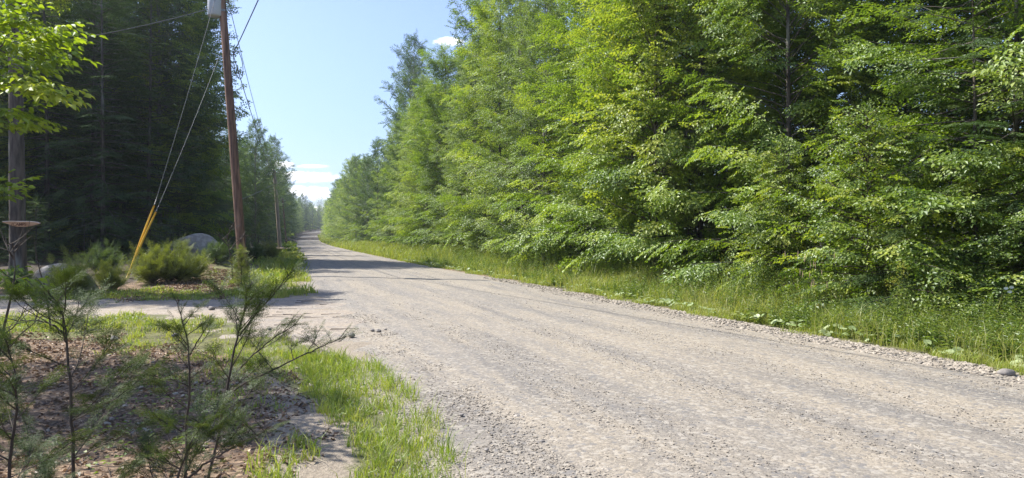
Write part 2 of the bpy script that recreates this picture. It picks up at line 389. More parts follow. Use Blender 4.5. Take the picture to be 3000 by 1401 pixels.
def broad_template(r, S, L, W, side_gap=.085, leaf_gap=.6, flat=.30, droop=.3, detail=1, keep=1.0):
    B_, D_, = [], []
    def run(p0, dr, ln):
        n = max(2, int(ln/(L*leaf_gap))); sgn = 1
        for i in range(n):
            t = (i+.6)/n; p = p0+dr*ln*t; sgn = -sgn
            ang = sgn*r.uniform(.6, 1.1) if i < n-1 else r.uniform(-.2, .2)
            c, s_ = math.cos(ang), math.sin(ang)
            dd = np.array([dr[0]*c-dr[1]*s_, dr[0]*s_+dr[1]*c, -droop*r.uniform(.2, 1.4)])
            if r.random() < keep: B_.append(p+r.normal(0, .012, 3)); D_.append(dd)
    n = int(S/side_gap); sg = 1
    run(np.array([0, 0, 0.]), np.array([1., 0, -.06]), S)
    for i in range(n):
        u = .12+.82*i/n; sg = -sg; a = sg*r.uniform(.65, .95); ln = S*(.52*(1-u)+.12)*r.uniform(.7, 1.2)
        run(np.array([S*u, 0, -.04*S*u]), np.array([math.cos(a), math.sin(a), -.08+r.normal(0, .06)]), ln)
    base = np.array(B_); d = np.array(D_); base[:, 2] -= .10*(base[:, 0]/S)**2*S
    nrm = np.tile([0, 0, 1.], (len(base), 1))+r.normal(0, flat, (len(base), 3))
    v, t, k = leaves(base, d, nrm, L*r.uniform(.7, 1.15, len(base)), W*r.uniform(.75, 1.15, len(base)), detail)
    tint = np.repeat(np.clip(r.normal(0, .13, len(base)), -.3, .3), k)
    return v, t, tint
def frond_template(r, S, sub=.075, wd=.017, gap=.05, step=.045):
    """hemlock branch: a flat feathery fan of short strips"""
    B_, D_, L_ = [], [], []
    n = int(S/gap); 
    for i in range(n):
        u = .08+.92*i/n
        for sg in (-1, 1):
            a = sg*r.uniform(.75, 1.0); ln = S*(.42*(1-u)**.8+.05)*r.uniform(.6, 1.15)
            dr = np.array([math.cos(a), math.sin(a), -.10]); p0 = np.array([S*u, 0, -.14*S*u*u])
            m = max(2, int(ln/step))
            for j in range(m):
                t = (j+.5)/m; p = p0+dr*ln*t; p[2] -= .16*ln*t*t
                for s2 in (-1, 1):
                    b = a+s2*r.uniform(.5, .9); B_.append(p+r.normal(0, .006, 3)); D_.append([math.cos(b), math.sin(b), -.15+r.normal(0, .12)]); L_.append(sub*(1.1-.5*t)*r.uniform(.7, 1.3))
    base = np.array(B_); d = np.array(D_); L_ = np.array(L_)
    nrm = np.tile([0, 0, 1.], (len(base), 1))+r.normal(0, .3, (len(base), 3))
    d = unit(d); side = unit(np.cross(nrm, d))
    v = np.stack([base-side*wd*.5, base+side*wd*.5, base+d*L_[:, None]], 1).reshape(-1, 3)
    t = (np.arange(len(base))[:, None]*3+np.arange(3)[None])
    tint = np.repeat(r.normal(0, .12, len(base))+.12*(base[:, 0]/S), 3)
    return v, t, tint
def frame(d, up):
    """orthonormal frames: columns x=d, y=side, z=up (arrays n,3)"""
    d = unit(d); s = unit(np.cross(up, d)); u = np.cross(d, s); return np.stack([d, s, u], -1)
def place(geo, templates, r, pos, d, up, sc, tint0):
    idx = r.integers(0, len(templates), len(pos)); R = frame(d, up)
    flip = np.where(r.random(len(pos)) < .5, -1., 1.)
    for k, (v, t, ti) in enumerate(templates):
        s = np.where(idx == k)[0]
        if not len(s): continue
        vv = v[None]*sc[s][:, None, None]; vv = vv*np.stack([np.ones(len(s)), flip[s], np.ones(len(s))], -1)[:, None]
        w_ = np.einsum('nij,nkj->nki', R[s], vv)+pos[s][:, None]
        tt = (np.arange(len(s))[:, None, None]*len(v)+t[None]).reshape(-1, t.shape[1])
        geo.add(w_.reshape(-1, 3), [tt], np.clip((tint0[s][:, None]+ti[None]).ravel(), 0, 1))

def limb_pts(p0, az, rise, ln, r, n=6, curl=0.0, wob=.06):
    d = np.array([math.cos(az)*math.cos(rise), math.sin(az)*math.cos(rise), math.sin(rise)])
    pts = [np.array(p0, float)]; st = ln/(n-1)
    for i in range(n-1):
        d = unit(d+r.normal(0, wob, 3)+np.array([0, 0, curl])); pts.append(pts[-1]+d*st)
    return np.array(pts)
def make_tree(kind, seed, Hh, R, z0, nl, templates, mat, bark, name, prof, rise=(.15, .9), curl=.0, tint=.5, spray_gap=.24, sc=1.1,
              trunk_r=None, lean=.0, inner=.25, tilt=.25, tvar=.16, zj=.12, face=0.0):
    r = rnd(seed); g = Geo(); b = Geo()
    tr = trunk_r or .0062*Hh+.01
    n = 10; zz = np.linspace(0, 1, n)
    tx = np.cumsum(r.normal(0, .012*Hh/5, n))*zz+lean*zz*Hh; ty = np.cumsum(r.normal(0, .012*Hh/5, n))*zz
    T = np.stack([tx, ty, zz*Hh-.25*(zz == 0)], -1); b.tube(T, tr*(1-.93*zz)**.85*np.where(zz == 0, 1.35, 1), 8)
    pos, dirs, ups, scs, tin = [], [], [], [], []
    az = r.uniform(0, 6.28)
    for i in range(nl):
        t = z0+(1-z0)*((i+r.random())/nl)**.95; t = min(t, .985)
        az += 2.4+r.normal(0, .4)
        p = np.array([np.interp(t, zz, T[:, 0]), np.interp(t, zz, T[:, 1]), t*Hh])
        u = (t-z0)/(1-z0)
        ln = R*prof(u)*(r.uniform(.5, 1.3) if face else r.uniform(.65, 1.2))+.25
        lup = r.normal(0, .28 if face else 0, 3); rs0 = math.cos(az)*face, math.sin(az)*face
        rs = rise[0]+(rise[1]-rise[0])*u+r.normal(0, .1)
        L = limb_pts(p, az, rs, ln, r, 6, curl)
        b.tube(L, np.linspace(max(.012, tr*.32*(1-.7*u)), .004, 6), 4, cap=False)
        m = max(2, int(ln/spray_gap)); lt = .5*r.normal(0, tvar)+tint
        for j in range(m):
            s = inner+(1-inner)*(j+r.random()*.8)/m; s = min(s, 1)
            k = s*5; k0 = min(int(k), 4); q = L[k0]+(L[k0+1]-L[k0])*(k-k0); dd = unit(L[k0+1]-L[k0])
            a = (1 if j % 2 else -1)*r.uniform(.3, 1.1)*(1.0 if s < .9 else .3)
            c, s_ = math.cos(a), math.sin(a)
            dd = np.array([dd[0]*c-dd[1]*s_, dd[0]*s_+dd[1]*c, dd[2]*.6-.05-.42*face+r.normal(0, zj)])
            pos.append(q); dirs.append(dd); ups.append(np.array([rs0[0], rs0[1], 1.])+lup+r.normal(0, tilt, 3))
            scs.append(sc*r.uniform(.7, 1.15)*(1-.3*u)); tin.append(lt+r.normal(0, tvar*.5)+.10*(s-.5))
    # leader
    for k in range(4):
        pos.append(T[-1]-np.array([0, 0, .25*k])); a = r.uniform(0, 6.28); dirs.append(np.array([math.cos(a)*.5, math.sin(a)*.5, .9])); ups.append(np.array([math.cos(a), math.sin(a), .4])); scs.append(sc*.7); tin.append(tint)
    place(g, templates, r, np.array(pos), np.array(dirs), np.array(ups), np.array(scs), np.array(tin))
    o = empty(name, (0, 0, 0), 'x', 'tree')
    b.build('trunk', bark, o, True); g.build('crown', mat, o)
    return o

r0 = rnd(11)
TB = [broad_template(r0, .80, .112, .068, side_gap=.10, leaf_gap=.56, flat=.34) for _ in range(6)]
TBI = [broad_template(r0, .62, .082, .066, side_gap=.09, leaf_gap=.60, flat=.6, droop=.4) for _ in range(6)]
TM = [broad_template(r0, .75, .115, .095, side_gap=.13, leaf_gap=.6, flat=.4, droop=.45) for _ in range(5)]
TH = [frond_template(r0, .95) for _ in range(4)]
TP = [frond_template(r0, .60, .14, .014, .07, .07) for _ in range(3)]
TSM = [broad_template(r0, .60, .075, .05, detail=2, side_gap=.085, leaf_gap=.75, flat=.35) for _ in range(5)]
column = lambda u: (1-.30*u)*math.sqrt(max(.04, 1-(max(0, u-.55)/.45)**2.2))
ovate = lambda u: (.62+.75*u-.35*u*u)*math.sqrt(max(.04, 1-(max(0, u-.6)/.4)**2.2))
cone = lambda u: (1-u)**.75+.03
wide = lambda u: max(.15, math.sin(math.pi*min(1, .12+.9*u))**.6)
PROTO = {}
bk = dict(zj=.22, tilt=.16, face=.62, inner=.32, spray_gap=.22, sc=1.12, tvar=.22)
PROTO['beech'] = [make_tree('beech', 21, 13.5, 3.2, .03, 150, TB, M['beech'], M['bark'], 'beech_tree', column, (.1, 1.2), -.02, .45, **bk),
                  make_tree('beech', 22, 11.5, 3.1, .03, 130, TB, M['beech'], M['bark'], 'beech_tree', column, (.1, 1.2), -.03, .55, **bk),
                  make_tree('beech', 23, 15.0, 3.3, .04, 150, TB, M['beech'], M['bark'], 'beech_tree', ovate, (.15, 1.2), -.02, .50, **bk)]
bb = dict(zj=.35, tilt=.35, face=.55, inner=.4, spray_gap=.22, sc=1.15, tvar=.2)
PROTO['birch'] = [make_tree('birch', 31, 14.5, 3.0, .04, 180, TBI, M['birch'], M['bark_pale'], 'birch_tree', column, (.35, 1.25), -.03, .5, **bb),
                  make_tree('birch', 32, 13.0, 2.9, .05, 160, TBI, M['birch'], M['bark_pale'], 'birch_tree', ovate, (.3, 1.25), -.03, .55, **bb)]
PROTO['maple'] = [make_tree('maple', 41, 13.5, 3.2, .08, 130, TM, M['maple'], M['bark'], 'maple_tree', ovate, (.3, 1.1), 0, .5, **bk)]
PROTO['aspen'] = [make_tree('aspen', 51, 19, 3.6, .12, 150, TBI, M['aspen'], M['bark_pale'], 'aspen_tree', wide, (.25, 1.2), .01, .5, .25, 1.4, tilt=.5, inner=.4, tvar=.2, zj=.5, face=.4),
                  make_tree('aspen', 52, 17, 3.4, .22, 110, TM, M['aspen'], M['bark'], 'aspen_tree', wide, (.3, 1.2), .01, .5, .26, 1.15, tilt=.5, inner=.4, tvar=.2, zj=.4, face=.4)]
PROTO['hemlock'] = [make_tree('hemlock', 61, 17.5, 3.6, .04, 150, TH, M['hemlock'], M['bark'], 'hemlock_tree', cone, (-.12, .35), -.03, .45, .36, 1.1, tilt=.15),
                    make_tree('hemlock', 62, 14.5, 3.2, .08, 140, TH, M['hemlock'], M['bark'], 'hemlock_tree', cone, (-.15, .35), -.03, .50, .36, 1.1, tilt=.15),
                    make_tree('hemlock', 63, 19, 3.4, .16, 150, TH, M['hemlock'], M['bark'], 'hemlock_tree', cone, (-.2, .3), -.03, .42, .36, 1.15, tilt=.15)]
PROTO['pine'] = [make_tree('pine', 71, 23, 3.6, .12, 120, TP, M['pine'], M['bark'], 'pine_tree', lambda u: (1-u)**.6+.08, (.05, .6), .03, .5, .28, 1.6, tilt=.5)]
PROTO['sapling'] = [make_tree('sapling', 81, 5.2, 2.0, .02, 70, TB, M['beech'], M['bark'], 'beech_sapling', column, (.1, 1.1), 0, .55, .22, .95, zj=.2, face=.6, tvar=.22),
                    make_tree('sapling', 82, 4.0, 1.7, .02, 60, TM, M['beech'], M['bark'], 'maple_sapling', wide, (.2, 1.1), 0, .6, .24, .8, zj=.25, face=.6)]
PROTO['yellow'] = [make_tree('yellow', 85, 4.6, 2.1, .10, 100, TM, M['maple'], M['twig'], 'maple_sapling', lambda u: min(1, .45+2.2*u)*((1-u)**.8*.95+.10), (.0, .9), -.02, .40, .17, .72, trunk_r=.012, inner=.12, zj=.25, tilt=.3, tvar=.32, face=.6)]
PROTO['small_hemlock'] = [make_tree('small_hemlock', 83, 5.5, 2.0, .03, 60, TH, M['hemlock'], M['bark'], 'hemlock_sapling', cone, (-.1, .3), -.02, .5, .36, .9, tilt=.15)]
for k in PROTO:
    for o in PROTO[k]:
        o.location = (0, -400, -100)
used = set()
SHOWN = []
LAB = {}
def plant(kind, i, x, y, sc, label, group=None, rz=None, sz=None):
    i %= len(PROTO[kind]); root = PROTO[kind][i]
    rz = random.uniform(0, 6.28) if rz is None else rz
    s = (sc, sz if sz else sc)
    z = Z(x, y)-.05
    key = (kind, i)
    if key not in used:
        used.add(key); o = root; o.location = (x, y, z); o.rotation_euler = (0, 0, rz); o.scale = (s[0], s[0], s[1]); o['label'] = label
        if group: o['group'] = group
    else:
        o = dup(root, (x, y, z), rz, s, label, group)
    return o
random.seed(5)
# ---- right forest wall
G_R = 'trees of the forest wall right of the gravel road'
LABR = {'beech': 'leafy beech sapling tree in the dense green wall right of the road',
        'birch': 'small-leaved grey-green birch in the dense wall right of the road',
        'maple': 'yellow-green maple among darker trees right of the road',
        'hemlock': 'dark feathery hemlock among leafy trees right of the road',
        'aspen': 'tall grey-green aspen rising behind the wall right of the road',
        'pine': 'tall pine rising above the leafy wall right of the road'}
def ordinal(i):
    W1 = 'first second third fourth fifth sixth seventh eighth ninth tenth eleventh twelfth thirteenth fourteenth fifteenth sixteenth seventeenth eighteenth nineteenth twentieth'.split()
    W2 = ['twenty-'+x for x in W1[:9]]+['thirtieth']+['thirty-'+x for x in W1[:9]]
    return (W1+W2)[i]
y = 4.5; i = 0
while y < 70:
    k = random.choice(['beech', 'beech', 'beech', 'birch']) if y < 30 else random.choice(['beech', 'birch', 'birch'])
    x = float(xR(y))+(5.4 if y < 25 else 4.7)+random.uniform(-.5, .7)
    sc = random.uniform(.85, 1.05)
    nth = ordinal(i); i += 1
    if y < 25: k = 'beech'
    if i in (3, 5): y += 2.6; continue
    plant(k, random.randrange(3), x, y, sc, {'birch': 'small-leaved birch', 'beech': 'leafy beech', 'hemlock': 'dark hemlock'}[k]+', '+nth+' from the near end of the front row right of the road', 'front row of trees right of the road', sz=sc*random.uniform(.9, 1.1))
    y += random.uniform(2.5, 3.3)*(1+y/120)
for (off, st, kinds) in ((8.6, 3.2, ['beech', 'birch', 'beech', 'maple', 'beech']), (12.5, 4.2, ['hemlock', 'aspen', 'beech', 'hemlock']), (17.5, 5, ['hemlock', 'hemlock', 'aspen']), (22, 4, ['hemlock', 'beech'])):
    y = 3
    while y < (72 if off < 20 else 34):
        k = random.choice(kinds); x = float(xR(y))+off+random.uniform(-.9, .9)
        k = 'hemlock' if y < 17 and off < 13 else k; sc = random.uniform(.9, 1.12)*(.80 if y > 38 and k in ('aspen', 'hemlock') else 1); plant(k, random.randrange(3), x, y, sc, LABR[k], G_R)
        y += st*random.uniform(.8, 1.2)*(1+y/150)
y = 70
while y < 420:
    st = 3.6+y/55
    for off in (4.7, 9.6, 15):
        k = random.choice(['beech', 'birch', 'aspen'] if off < 11 else ['aspen', 'hemlock', 'beech'])
        sc = random.uniform(.85, 1.05)*(.82 if k in ('aspen', 'hemlock') else 1)*(.86 if y < 110 else 1); yy = y+random.uniform(-1, 1)*st*.3
        plant(k, random.randrange(3), float(xR(yy))+off+random.uniform(-1, 1), yy, sc, LABR[k], G_R)
    y += st
# ---- left forest wall
G_L = 'trees of the shaded forest wall left of the gravel road'
LABL = {'beech': 'shaded leafy beech in the dark forest left of the road',
        'birch': 'shaded birch in the dark forest left of the road',
        'maple': 'backlit maple in the dark forest left of the road',
        'hemlock': 'dark shaded hemlock in the forest left of the road',
        'aspen': 'tall backlit leafy tree at the forest edge left of the road',
        'pine': 'tall dark pine in the forest left of the road'}
def xF(y): return float(np.interp(y, [10, 20, 30, 40, 60, 72, 100, 164, 288, 400, 480], [-17.5, -17, -18.5, -20.5, -25.5, -29.5, -36.5, -55, -91, -117, -118]))
y = 33.5; row = 0
while y < 84:
    x = xF(y)+random.uniform(-.6, .6); xe = -.80*y-7; lim = 26 if y < 60 else 16; n_ = 0
    while x > xe and xF(y)-x < lim:
        k = random.choice(['hemlock', 'hemlock', 'aspen', 'hemlock', 'beech'])
        if y > 40 and n_ < 2: k = random.choice(['aspen', 'aspen', 'birch', 'hemlock'])
        sc = random.uniform(.9, 1.12)*(1 if y < 50 or n_ > 2 else .82 if y < 68 else .68)
        if n_ == 0: row += 1
        plant(k, random.randrange(3), x, y+random.uniform(-1.2, 1.2), sc, LABL[k] if n_ else 'shaded '+{'aspen': 'tall leafy tree', 'hemlock': 'dark hemlock', 'beech': 'leafy beech', 'birch': 'small-leaved birch'}[k]+', '+ordinal(row-1)+' from the near end along the left forest edge', G_L)
        x -= random.uniform(2.9, 4.1); n_ += 1
    y += 3.3*(1+max(0, y-45)/70)
for (x, yy, sc) in ((-21.0, 20.5, .85), (-24.5, 18.0, .85)):
    plant('aspen', 0, x, yy, sc, 'tall leafy tree shading the driveway from beyond the big trunk', 'trees shading the driveway')
y = 84
while y < 430:
    st = 4.2+y/50
    for off in (0, -5.5, -11.5):
        k = random.choice(['aspen', 'hemlock', 'birch', 'hemlock'] if off > -6 else ['aspen', 'hemlock', 'pine'])
        sc = (random.uniform(.72, .98) if k != 'pine' else random.uniform(.6, .8))*(1+.22*min(1, (y-84)/60))
        yy = y+random.uniform(-1, 1)*st*.3
        plant(k, random.randrange(3), xF(yy)+off+random.uniform(-1.2, 1.2), yy, sc, LABL[k], G_L)
    y += st
# trees closing the view where the road bends
for i in range(64):
    x = -200+i*3.1+random.uniform(-2, 2); yy = 470+(i % 2)*14+random.uniform(-5, 5)-.25*abs(x+110)
    k = random.choice(['hemlock', 'hemlock', 'beech', 'birch'])
    plant(k, i, x, yy, random.uniform(1.0, 1.3), 'far hazy tree closing the view where the gravel road bends', 'far trees at the bend of the road')
# understory closing the gaps near the ground
sapn = 0
y = 7
while y < 66:
    for off in (4.3, 7.0):
        k = 'sapling'
        if off < 5 and y < 19.5: continue
        if y < 16: k = 'small_hemlock'
        if off < 5: sapn += 1
        sc = random.uniform(.75, 1.15)*(.8 if off < 5 else 1)
        plant(k, random.randrange(2), float(xR(y))+off+random.uniform(-.3, .4), y+random.uniform(-.5, .5), sc, (ordinal(sapn-1)+' young leafy sapling at the back of the verge from the near end' if off < 5 else 'young leafy sapling filling the foot of the green wall right of the road') if k == 'sapling' else 'young dark hemlock in the shade at the foot of the right-hand wall', 'saplings at the foot of the right-hand forest wall')
    y += 2.5*(1+y/60)
for q in range(60):
    y = 33+50*random.random()**1.2; x = xF(y)+random.uniform(-14, 1.0)
    k = random.choice(['small_hemlock', 'small_hemlock', 'sapling'])
    plant(k, random.randrange(2), x, y, random.uniform(.5, 1.1), 'small shaded sapling under the trees of the left-hand forest', 'saplings under the left-hand forest')
for q in range(46):
    y = 52+30*random.random(); x = -.74*y-4+random.uniform(0, 22)
    plant('small_hemlock', 0, x, y, random.uniform(1.1, 1.7), 'small shaded sapling under the trees of the left-hand forest', 'saplings under the left-hand forest')
for i in range(70):
    x = -170+i*1.9+random.uniform(-1, 1); yy = 452+random.uniform(-6, 8)-.2*abs(x+105)
    if xL(yy)-4 < x < xR(yy)+4 and yy < 448: yy = 462
    plant('sapling' if i % 3 else 'small_hemlock', 0, x, yy, random.uniform(1.8, 2.6), 'far hazy low growth closing the view where the gravel road bends', 'far trees at the bend of the road')
for i in range(22):
    plant('small_hemlock', 0, -14.5-random.uniform(0, 13), random.uniform(28, 32), random.uniform(.3, .5), 'low dark young hemlock in the clearing behind the big trunk', 'low growth in the clearing behind the big trunk')
# prominent single trees
plant('yellow', 0, 6.75, 13.4, .95, 'bright yellow-green young maple leaning over the verge, nearest of the right-hand saplings', sz=.86)
plant('small_hemlock', 0, 8.5, 12.9, 1.2, 'dark feathery young hemlock behind the bright saplings, nearest conifer on the right')
plant('yellow', 0, 8.5, 11.6, .8, 'low yellow-green young maple behind the tall weeds, rightmost of the bright saplings', sz=.62)
plant('yellow', 0, 6.3, 16.4, .75, 'pale green young maple left of the brightest one, with a dark hollow between them')
plant('aspen', 0, -10.8, 78, 1.12, 'tall ragged tree standing well above the right-hand forest wall, alone against the sky', sz=1.2)
plant('aspen', 0, -12.2, 84, 1.0, 'second tall tree just behind the ragged one above the right-hand forest wall', sz=1.15)
plant('aspen', 1, -2.3, 49, .85, 'tall dark leafy tree with pointed top rising beside the small lone cloud', sz=1.07)
plant('beech', 2, -19.4, 41, 1.1, 'leafy backlit beech beside the near pole at the forest edge')
plant('aspen', 1, -23.4, 42.5, .95, 'leafy backlit tree left of the one behind the transformer pole', sz=1.0)
plant('aspen', 1, -20.4, 44, 1.0, 'large backlit leafy tree directly behind the transformer pole', sz=1.08)
plant('aspen', 0, -26.2, 72, .62, 'slender leafy treetop beside the wires behind the second utility pole', sz=.70)
plant('maple', 0, 4.6, 22.5, 1.0, 'bright yellow-green maple standing out near the middle of the green wall')

for k in PROTO:
    for j, o in enumerate(PROTO[k]):
        if (k, j) not in used:
            for c in list(o.children): bpy.data.objects.remove(c)
            bpy.data.objects.remove(o)

#__MORE__
# ------------------------------------------------------------------ utility poles and wires
def cable_pts(a, b, sag, n=24):
    t = np.linspace(0, 1, n)[:, None]; a = np.array(a); b = np.array(b)
    p = a+(b-a)*t; p[:, 2] -= (4*sag*t*(1-t))[:, 0]; return p
def add_lathe(g, prof, c, k=20, axis=None):
    """prof: list of (radius, height) revolved round the vertical through c"""
    th = np.arange(k)*2*math.pi/k; v = []
    for r_, h in prof: v.append(np.stack([c[0]+r_*np.cos(th), c[1]+r_*np.sin(th), np.full(k, c[2]+h)], -1))
    m = len(prof); i = np.arange(m-1)[:, None]*k; j = np.arange(k)[None]; j2 = (j+1) % k
    q = np.stack([i+j, i+j2, i+k+j2, i+k+j], -1).reshape(-1, 4)
    g.add(np.concatenate(v), [q, np.arange(k)[::-1][None], (m-1)*k+np.arange(k)[None]])
def add_box(g, lo, hi):
    x0, y0, z0 = lo; x1, y1, z1 = hi
    v = [(x0, y0, z0), (x1, y0, z0), (x1, y1, z0), (x0, y1, z0), (x0, y0, z1), (x1, y0, z1), (x1, y1, z1), (x0, y1, z1)]
    g.add(v, [[(0, 3, 2, 1), (4, 5, 6, 7), (0, 1, 5, 4), (1, 2, 6, 5), (2, 3, 7, 6), (3, 0, 4, 7)]])
def pole_geo(b, t, r0_, r1_, seed):
    r = rnd(seed); n = 14; g = Geo()
    T = np.linspace(0, 1, n); p = np.array(b)+(np.array(t)-np.array(b))*T[:, None]; p[1:-1, :2] += r.normal(0, .008, (n-2, 2))
    g.tube(p, r0_+(r1_-r0_)*T, 16); return g
def pole_origin(name, bx, by, label): return empty(name, (bx, by, Z(bx, by)), label, 'utility pole', 'utility poles along the left roadside')
def rel(p, o): return np.array(p)-np.array(o)
PB = P(714, 745, 28); PB.z = Z(PB.x, PB.y)-.3
PT = P(652, 0, 28); PTT = np.array(PT)+(np.array(PT)-np.array(P(714, 745, 28)))*.26
p1 = pole_origin('utility_pole', PB.x, PB.y, 'tall reddish-brown leaning pole carrying the grey transformer, nearest of the roadside poles')
O1 = (PB.x, PB.y, Z(PB.x, PB.y))
pole_geo(rel(PB, O1), rel(PTT, O1), .185, .125, 1).build('shaft', M['pole'], p1, True)
for (px_, py_) in ((668, 3), (683, 160)):
    g = Geo(); c = rel(P(px_, py_, 27.95), O1); a = rel(P(px_-16, py_+3, 28), O1); g.tube([a, c], .02, 6); g.build('wire_bracket', M['metal'], p1, True)
ins = Geo(); c = rel(P(668, 3, 27.95), O1); add_lathe(ins, [(.03, -.10), (.055, -.08), (.03, -.04), (.055, -.01), (.03, .03), (.05, .06), (.02, .10)], c, 12)
ins.build('insulator', M['porcelain'], p1, True)
# transformer
tc = P(629.5, 48, 27.9); TO = (tc.x, tc.y, tc.z)
tf = empty('pole_transformer', TO, 'light grey cylindrical transformer tank hung high on the near pole', 'transformer')
g = Geo(); add_lathe(g, [(.17, -.02), (.255, .0), (.27, .04), (.27, .95), (.255, .98)], (0, 0, 0), 28); g.build('tank', M['steel'], tf, True)
g = Geo(); add_lathe(g, [(.285, .985), (.285, 1.02), (.20, 1.09), (.05, 1.11)], (0, 0, 0), 28); g.build('lid', M['steel'], tf, True)
g = Geo(); add_box(g, (.24, -.05, .20), (.40, .05, .28)); add_box(g, (.24, -.05, .72), (.40, .05, .80)); g.build('hanger', M['metal'], tf)
for dx_ in (-.1, .08):
    g = Geo(); add_lathe(g, [(.04, 1.08), (.06, 1.12), (.035, 1.16), (.06, 1.20), (.03, 1.25), (.05, 1.29), (.015, 1.34)], (dx_, 0, 0), 12); g.build('bushing', M['porcelain'], tf, True)
g = Geo(); add_lathe(g, [(.02, -.01), (.028, 0), (.02, .012)], (0.02, -.272, .62), 10); add_lathe(g, [(.02, -.01), (.03, 0), (.02, .012)], (0.03, -.272, .25), 10); g.build('bolt', M['porcelain'], tf)
for (name_, b_, t_, dpt, r0_, r1_, lab, mt) in (('utility_pole', (821.5, 733), (803.5, 500), 74, .20, .15, 'weathered grey-brown second pole with a small cluster of fittings at its top', 'pole_grey'),
                                       ('utility_pole', (839, 713), (828, 583), 130, .17, .12, 'dark slim pole beyond the second one, farthest of the roadside poles', 'pole')):
    b0 = P(*b_, dpt); b0.z = Z(b0.x, b0.y)-.1; t0 = P(*t_, dpt); o_ = (b0.x, b0.y, Z(b0.x, b0.y))
    e = pole_origin(name_, b0.x, b0.y, lab); pole_geo(rel(b0, o_), rel(t0, o_), r0_, r1_, 5).build('shaft', M[mt], e, True)
    g = Geo(); tt = rel(t0, o_); g.tube([tt+[-.5, 0, -.25], tt+[.5, 0, -.25]], .05, 6); g.tube([tt+[-.35, 0, -1.1], tt+[.3, 0, -1.1]], .04, 6); g.build('crossarm', M['metal'], e)
    g = Geo(); add_lathe(g, [(.05, -.18), (.12, -.10), (.12, .16), (.04, .24)], tt+[.0, -.2, -.1], 10); g.build('insulator', M['porcelain'], e, True)
def wire(name, pts, r_, mat, label, cat='cable'):
    g = Geo(); g.tube(pts, r_, 5); o = g.build(name, mat, None, True); return tag(o, label, cat, 'overhead wires')
p2t = P(804, 505, 74); p2m = P(807, 532, 74); p3t = P(828, 586, 130); p3m = P(829, 596, 130)
wire('power_line', cable_pts(P(669, 3, 27.95), p2t, .55), .014, M['cable'], 'thin upper wire running from the near pole top down to the second pole')
a0 = P(683, 160, 27.95)
wire('telephone_cable', cable_pts(a0, p2m, .35), .018, M['cable'], 'lower wire from the coiled loop on the near pole to the second pole')
tp = [P(683, 160, 27.95), P(686, 148, 27.8), P(692, 137, 27.4)]
far_end = np.array([12.5, -18, 9.6])
wire('overhead_cable', np.concatenate([np.array(tp), cable_pts(P(697, 130, 27.0), far_end, .25)]), .018, M['cable'], 'thick black cable crossing the sky above the road from the near pole')
th = np.linspace(0, 2*math.pi*.99, 40)
lp = np.array([P(693+13*math.sin(t)+5*(1-math.cos(t)), 191-41*math.cos(t), 27.9) for t in th])
wire('cable_coil', lp, .014, M['cable'], 'loop of spare cable hanging beside the near pole', 'cable')
wire('power_line', cable_pts(p2t, p3t, .5), .014, M['cable'], 'thin wire running on from the second pole to the farthest pole')
wire('telephone_cable', cable_pts(p2m, p3m, .5), .02, M['cable'], 'lower thin wire running on from the second pole to the farthest pole')
wire('service_drop', cable_pts(P(640, 18, 27.9), P(-260, 165, 24), .35), .016, M['steelcable'], 'pale service wire crossing the dark trees from the transformer to the left', 'cable')
wire('service_drop', cable_pts(P(803, 540, 74), P(690, 590, 66), .1), .03, M['steelcable'], 'short pale service wire leaving the second pole to the left', 'cable')
# guy wires with yellow guards
for (t_, a_, u_, lab) in (((452, 602), (373, 820), (641, -40), 'taller yellow plastic guard on the slack guy wire, leftmost tip of the pair'),
                          ((457, 621), (371, 822), (648, 150), 'shorter yellow plastic guard crossing the other guy wire guard')):
    Yd = 23.6; a = P(*a_, Yd); a.z = Z(a.x, a.y)-.02; t = P(*t_, Yd+.25+(0 if t_[0] == 452 else -.12)); O = (a.x, a.y, a.z)
    e = empty('guy_wire_guard', O, lab, 'wire guard', 'yellow guards on the guy wires')
    g = Geo(); n = 9; T = np.linspace(0, 1, n)[:, None]; p = rel(a, O)+(rel(t, O)-rel(a, O))*T; p[:, 0] -= .03*np.sin(T[:, 0]*math.pi)
    g.tube(p, np.linspace(.040, .028, n), 12); g.build('sleeve', M['yellow'], e, True)
    g = Geo(); g.tube([p[-1], p[-1]+(p[-1]-p[-2])*.12], .03, 8); g.build('clamp', M['cable'], e)
    wire('guy_wire', cable_pts(t, P(*u_, 27.9), .10), .008, M['steelcable'], 'thin steel guy wire rising from the '+('taller' if t_[0] == 452 else 'shorter')+' yellow guard to the pole', 'guy wire')

# ------------------------------------------------------------------ near trunk with plank sign, boulders
rr = rnd(77)
tx_, ty_ = P(54, 0, 20.6).x, 20.6
o = empty('tree', (tx_, ty_, Z(tx_, ty_)), 'big straight grey-brown trunk carrying the pointed wooden plank sign', 'tree')
g = Geo(); n = 60; zz = np.linspace(-.3, 13, n); k = 24; th = np.arange(k)*2*math.pi/k
lean = (48-58)/F*20.6/8.3
rad = .215*(1-.028*zz)+.10*np.exp(-np.maximum(zz, 0)/.35)
ridge = 1+.035*np.sin(th*9)[None]*1+.02*rr.normal(0, 1, (n, k))
v = np.stack([lean*zz[:, None]+rad[:, None]*ridge*np.cos(th)[None], rad[:, None]*ridge*np.sin(th)[None], zz[:, None]+0*th[None]], -1).reshape(-1, 3)
i = np.arange(n-1)[:, None]*k; j = np.arange(k)[None]; g.add(v, [np.stack([i+j, i+(j+1) % k, i+k+(j+1) % k, i+k+j], -1).reshape(-1, 4)])
for h_ in (3.2, 4.6, 5.3, 6.1, 7.4): 
    a_ = rr.uniform(0, 6.28); g.tube([(0, 0, h_), (math.cos(a_)*.5, math.sin(a_)*.5, h_+.1)], [.03, .012], 5)
g.build('trunk', M['bark'], o, True)
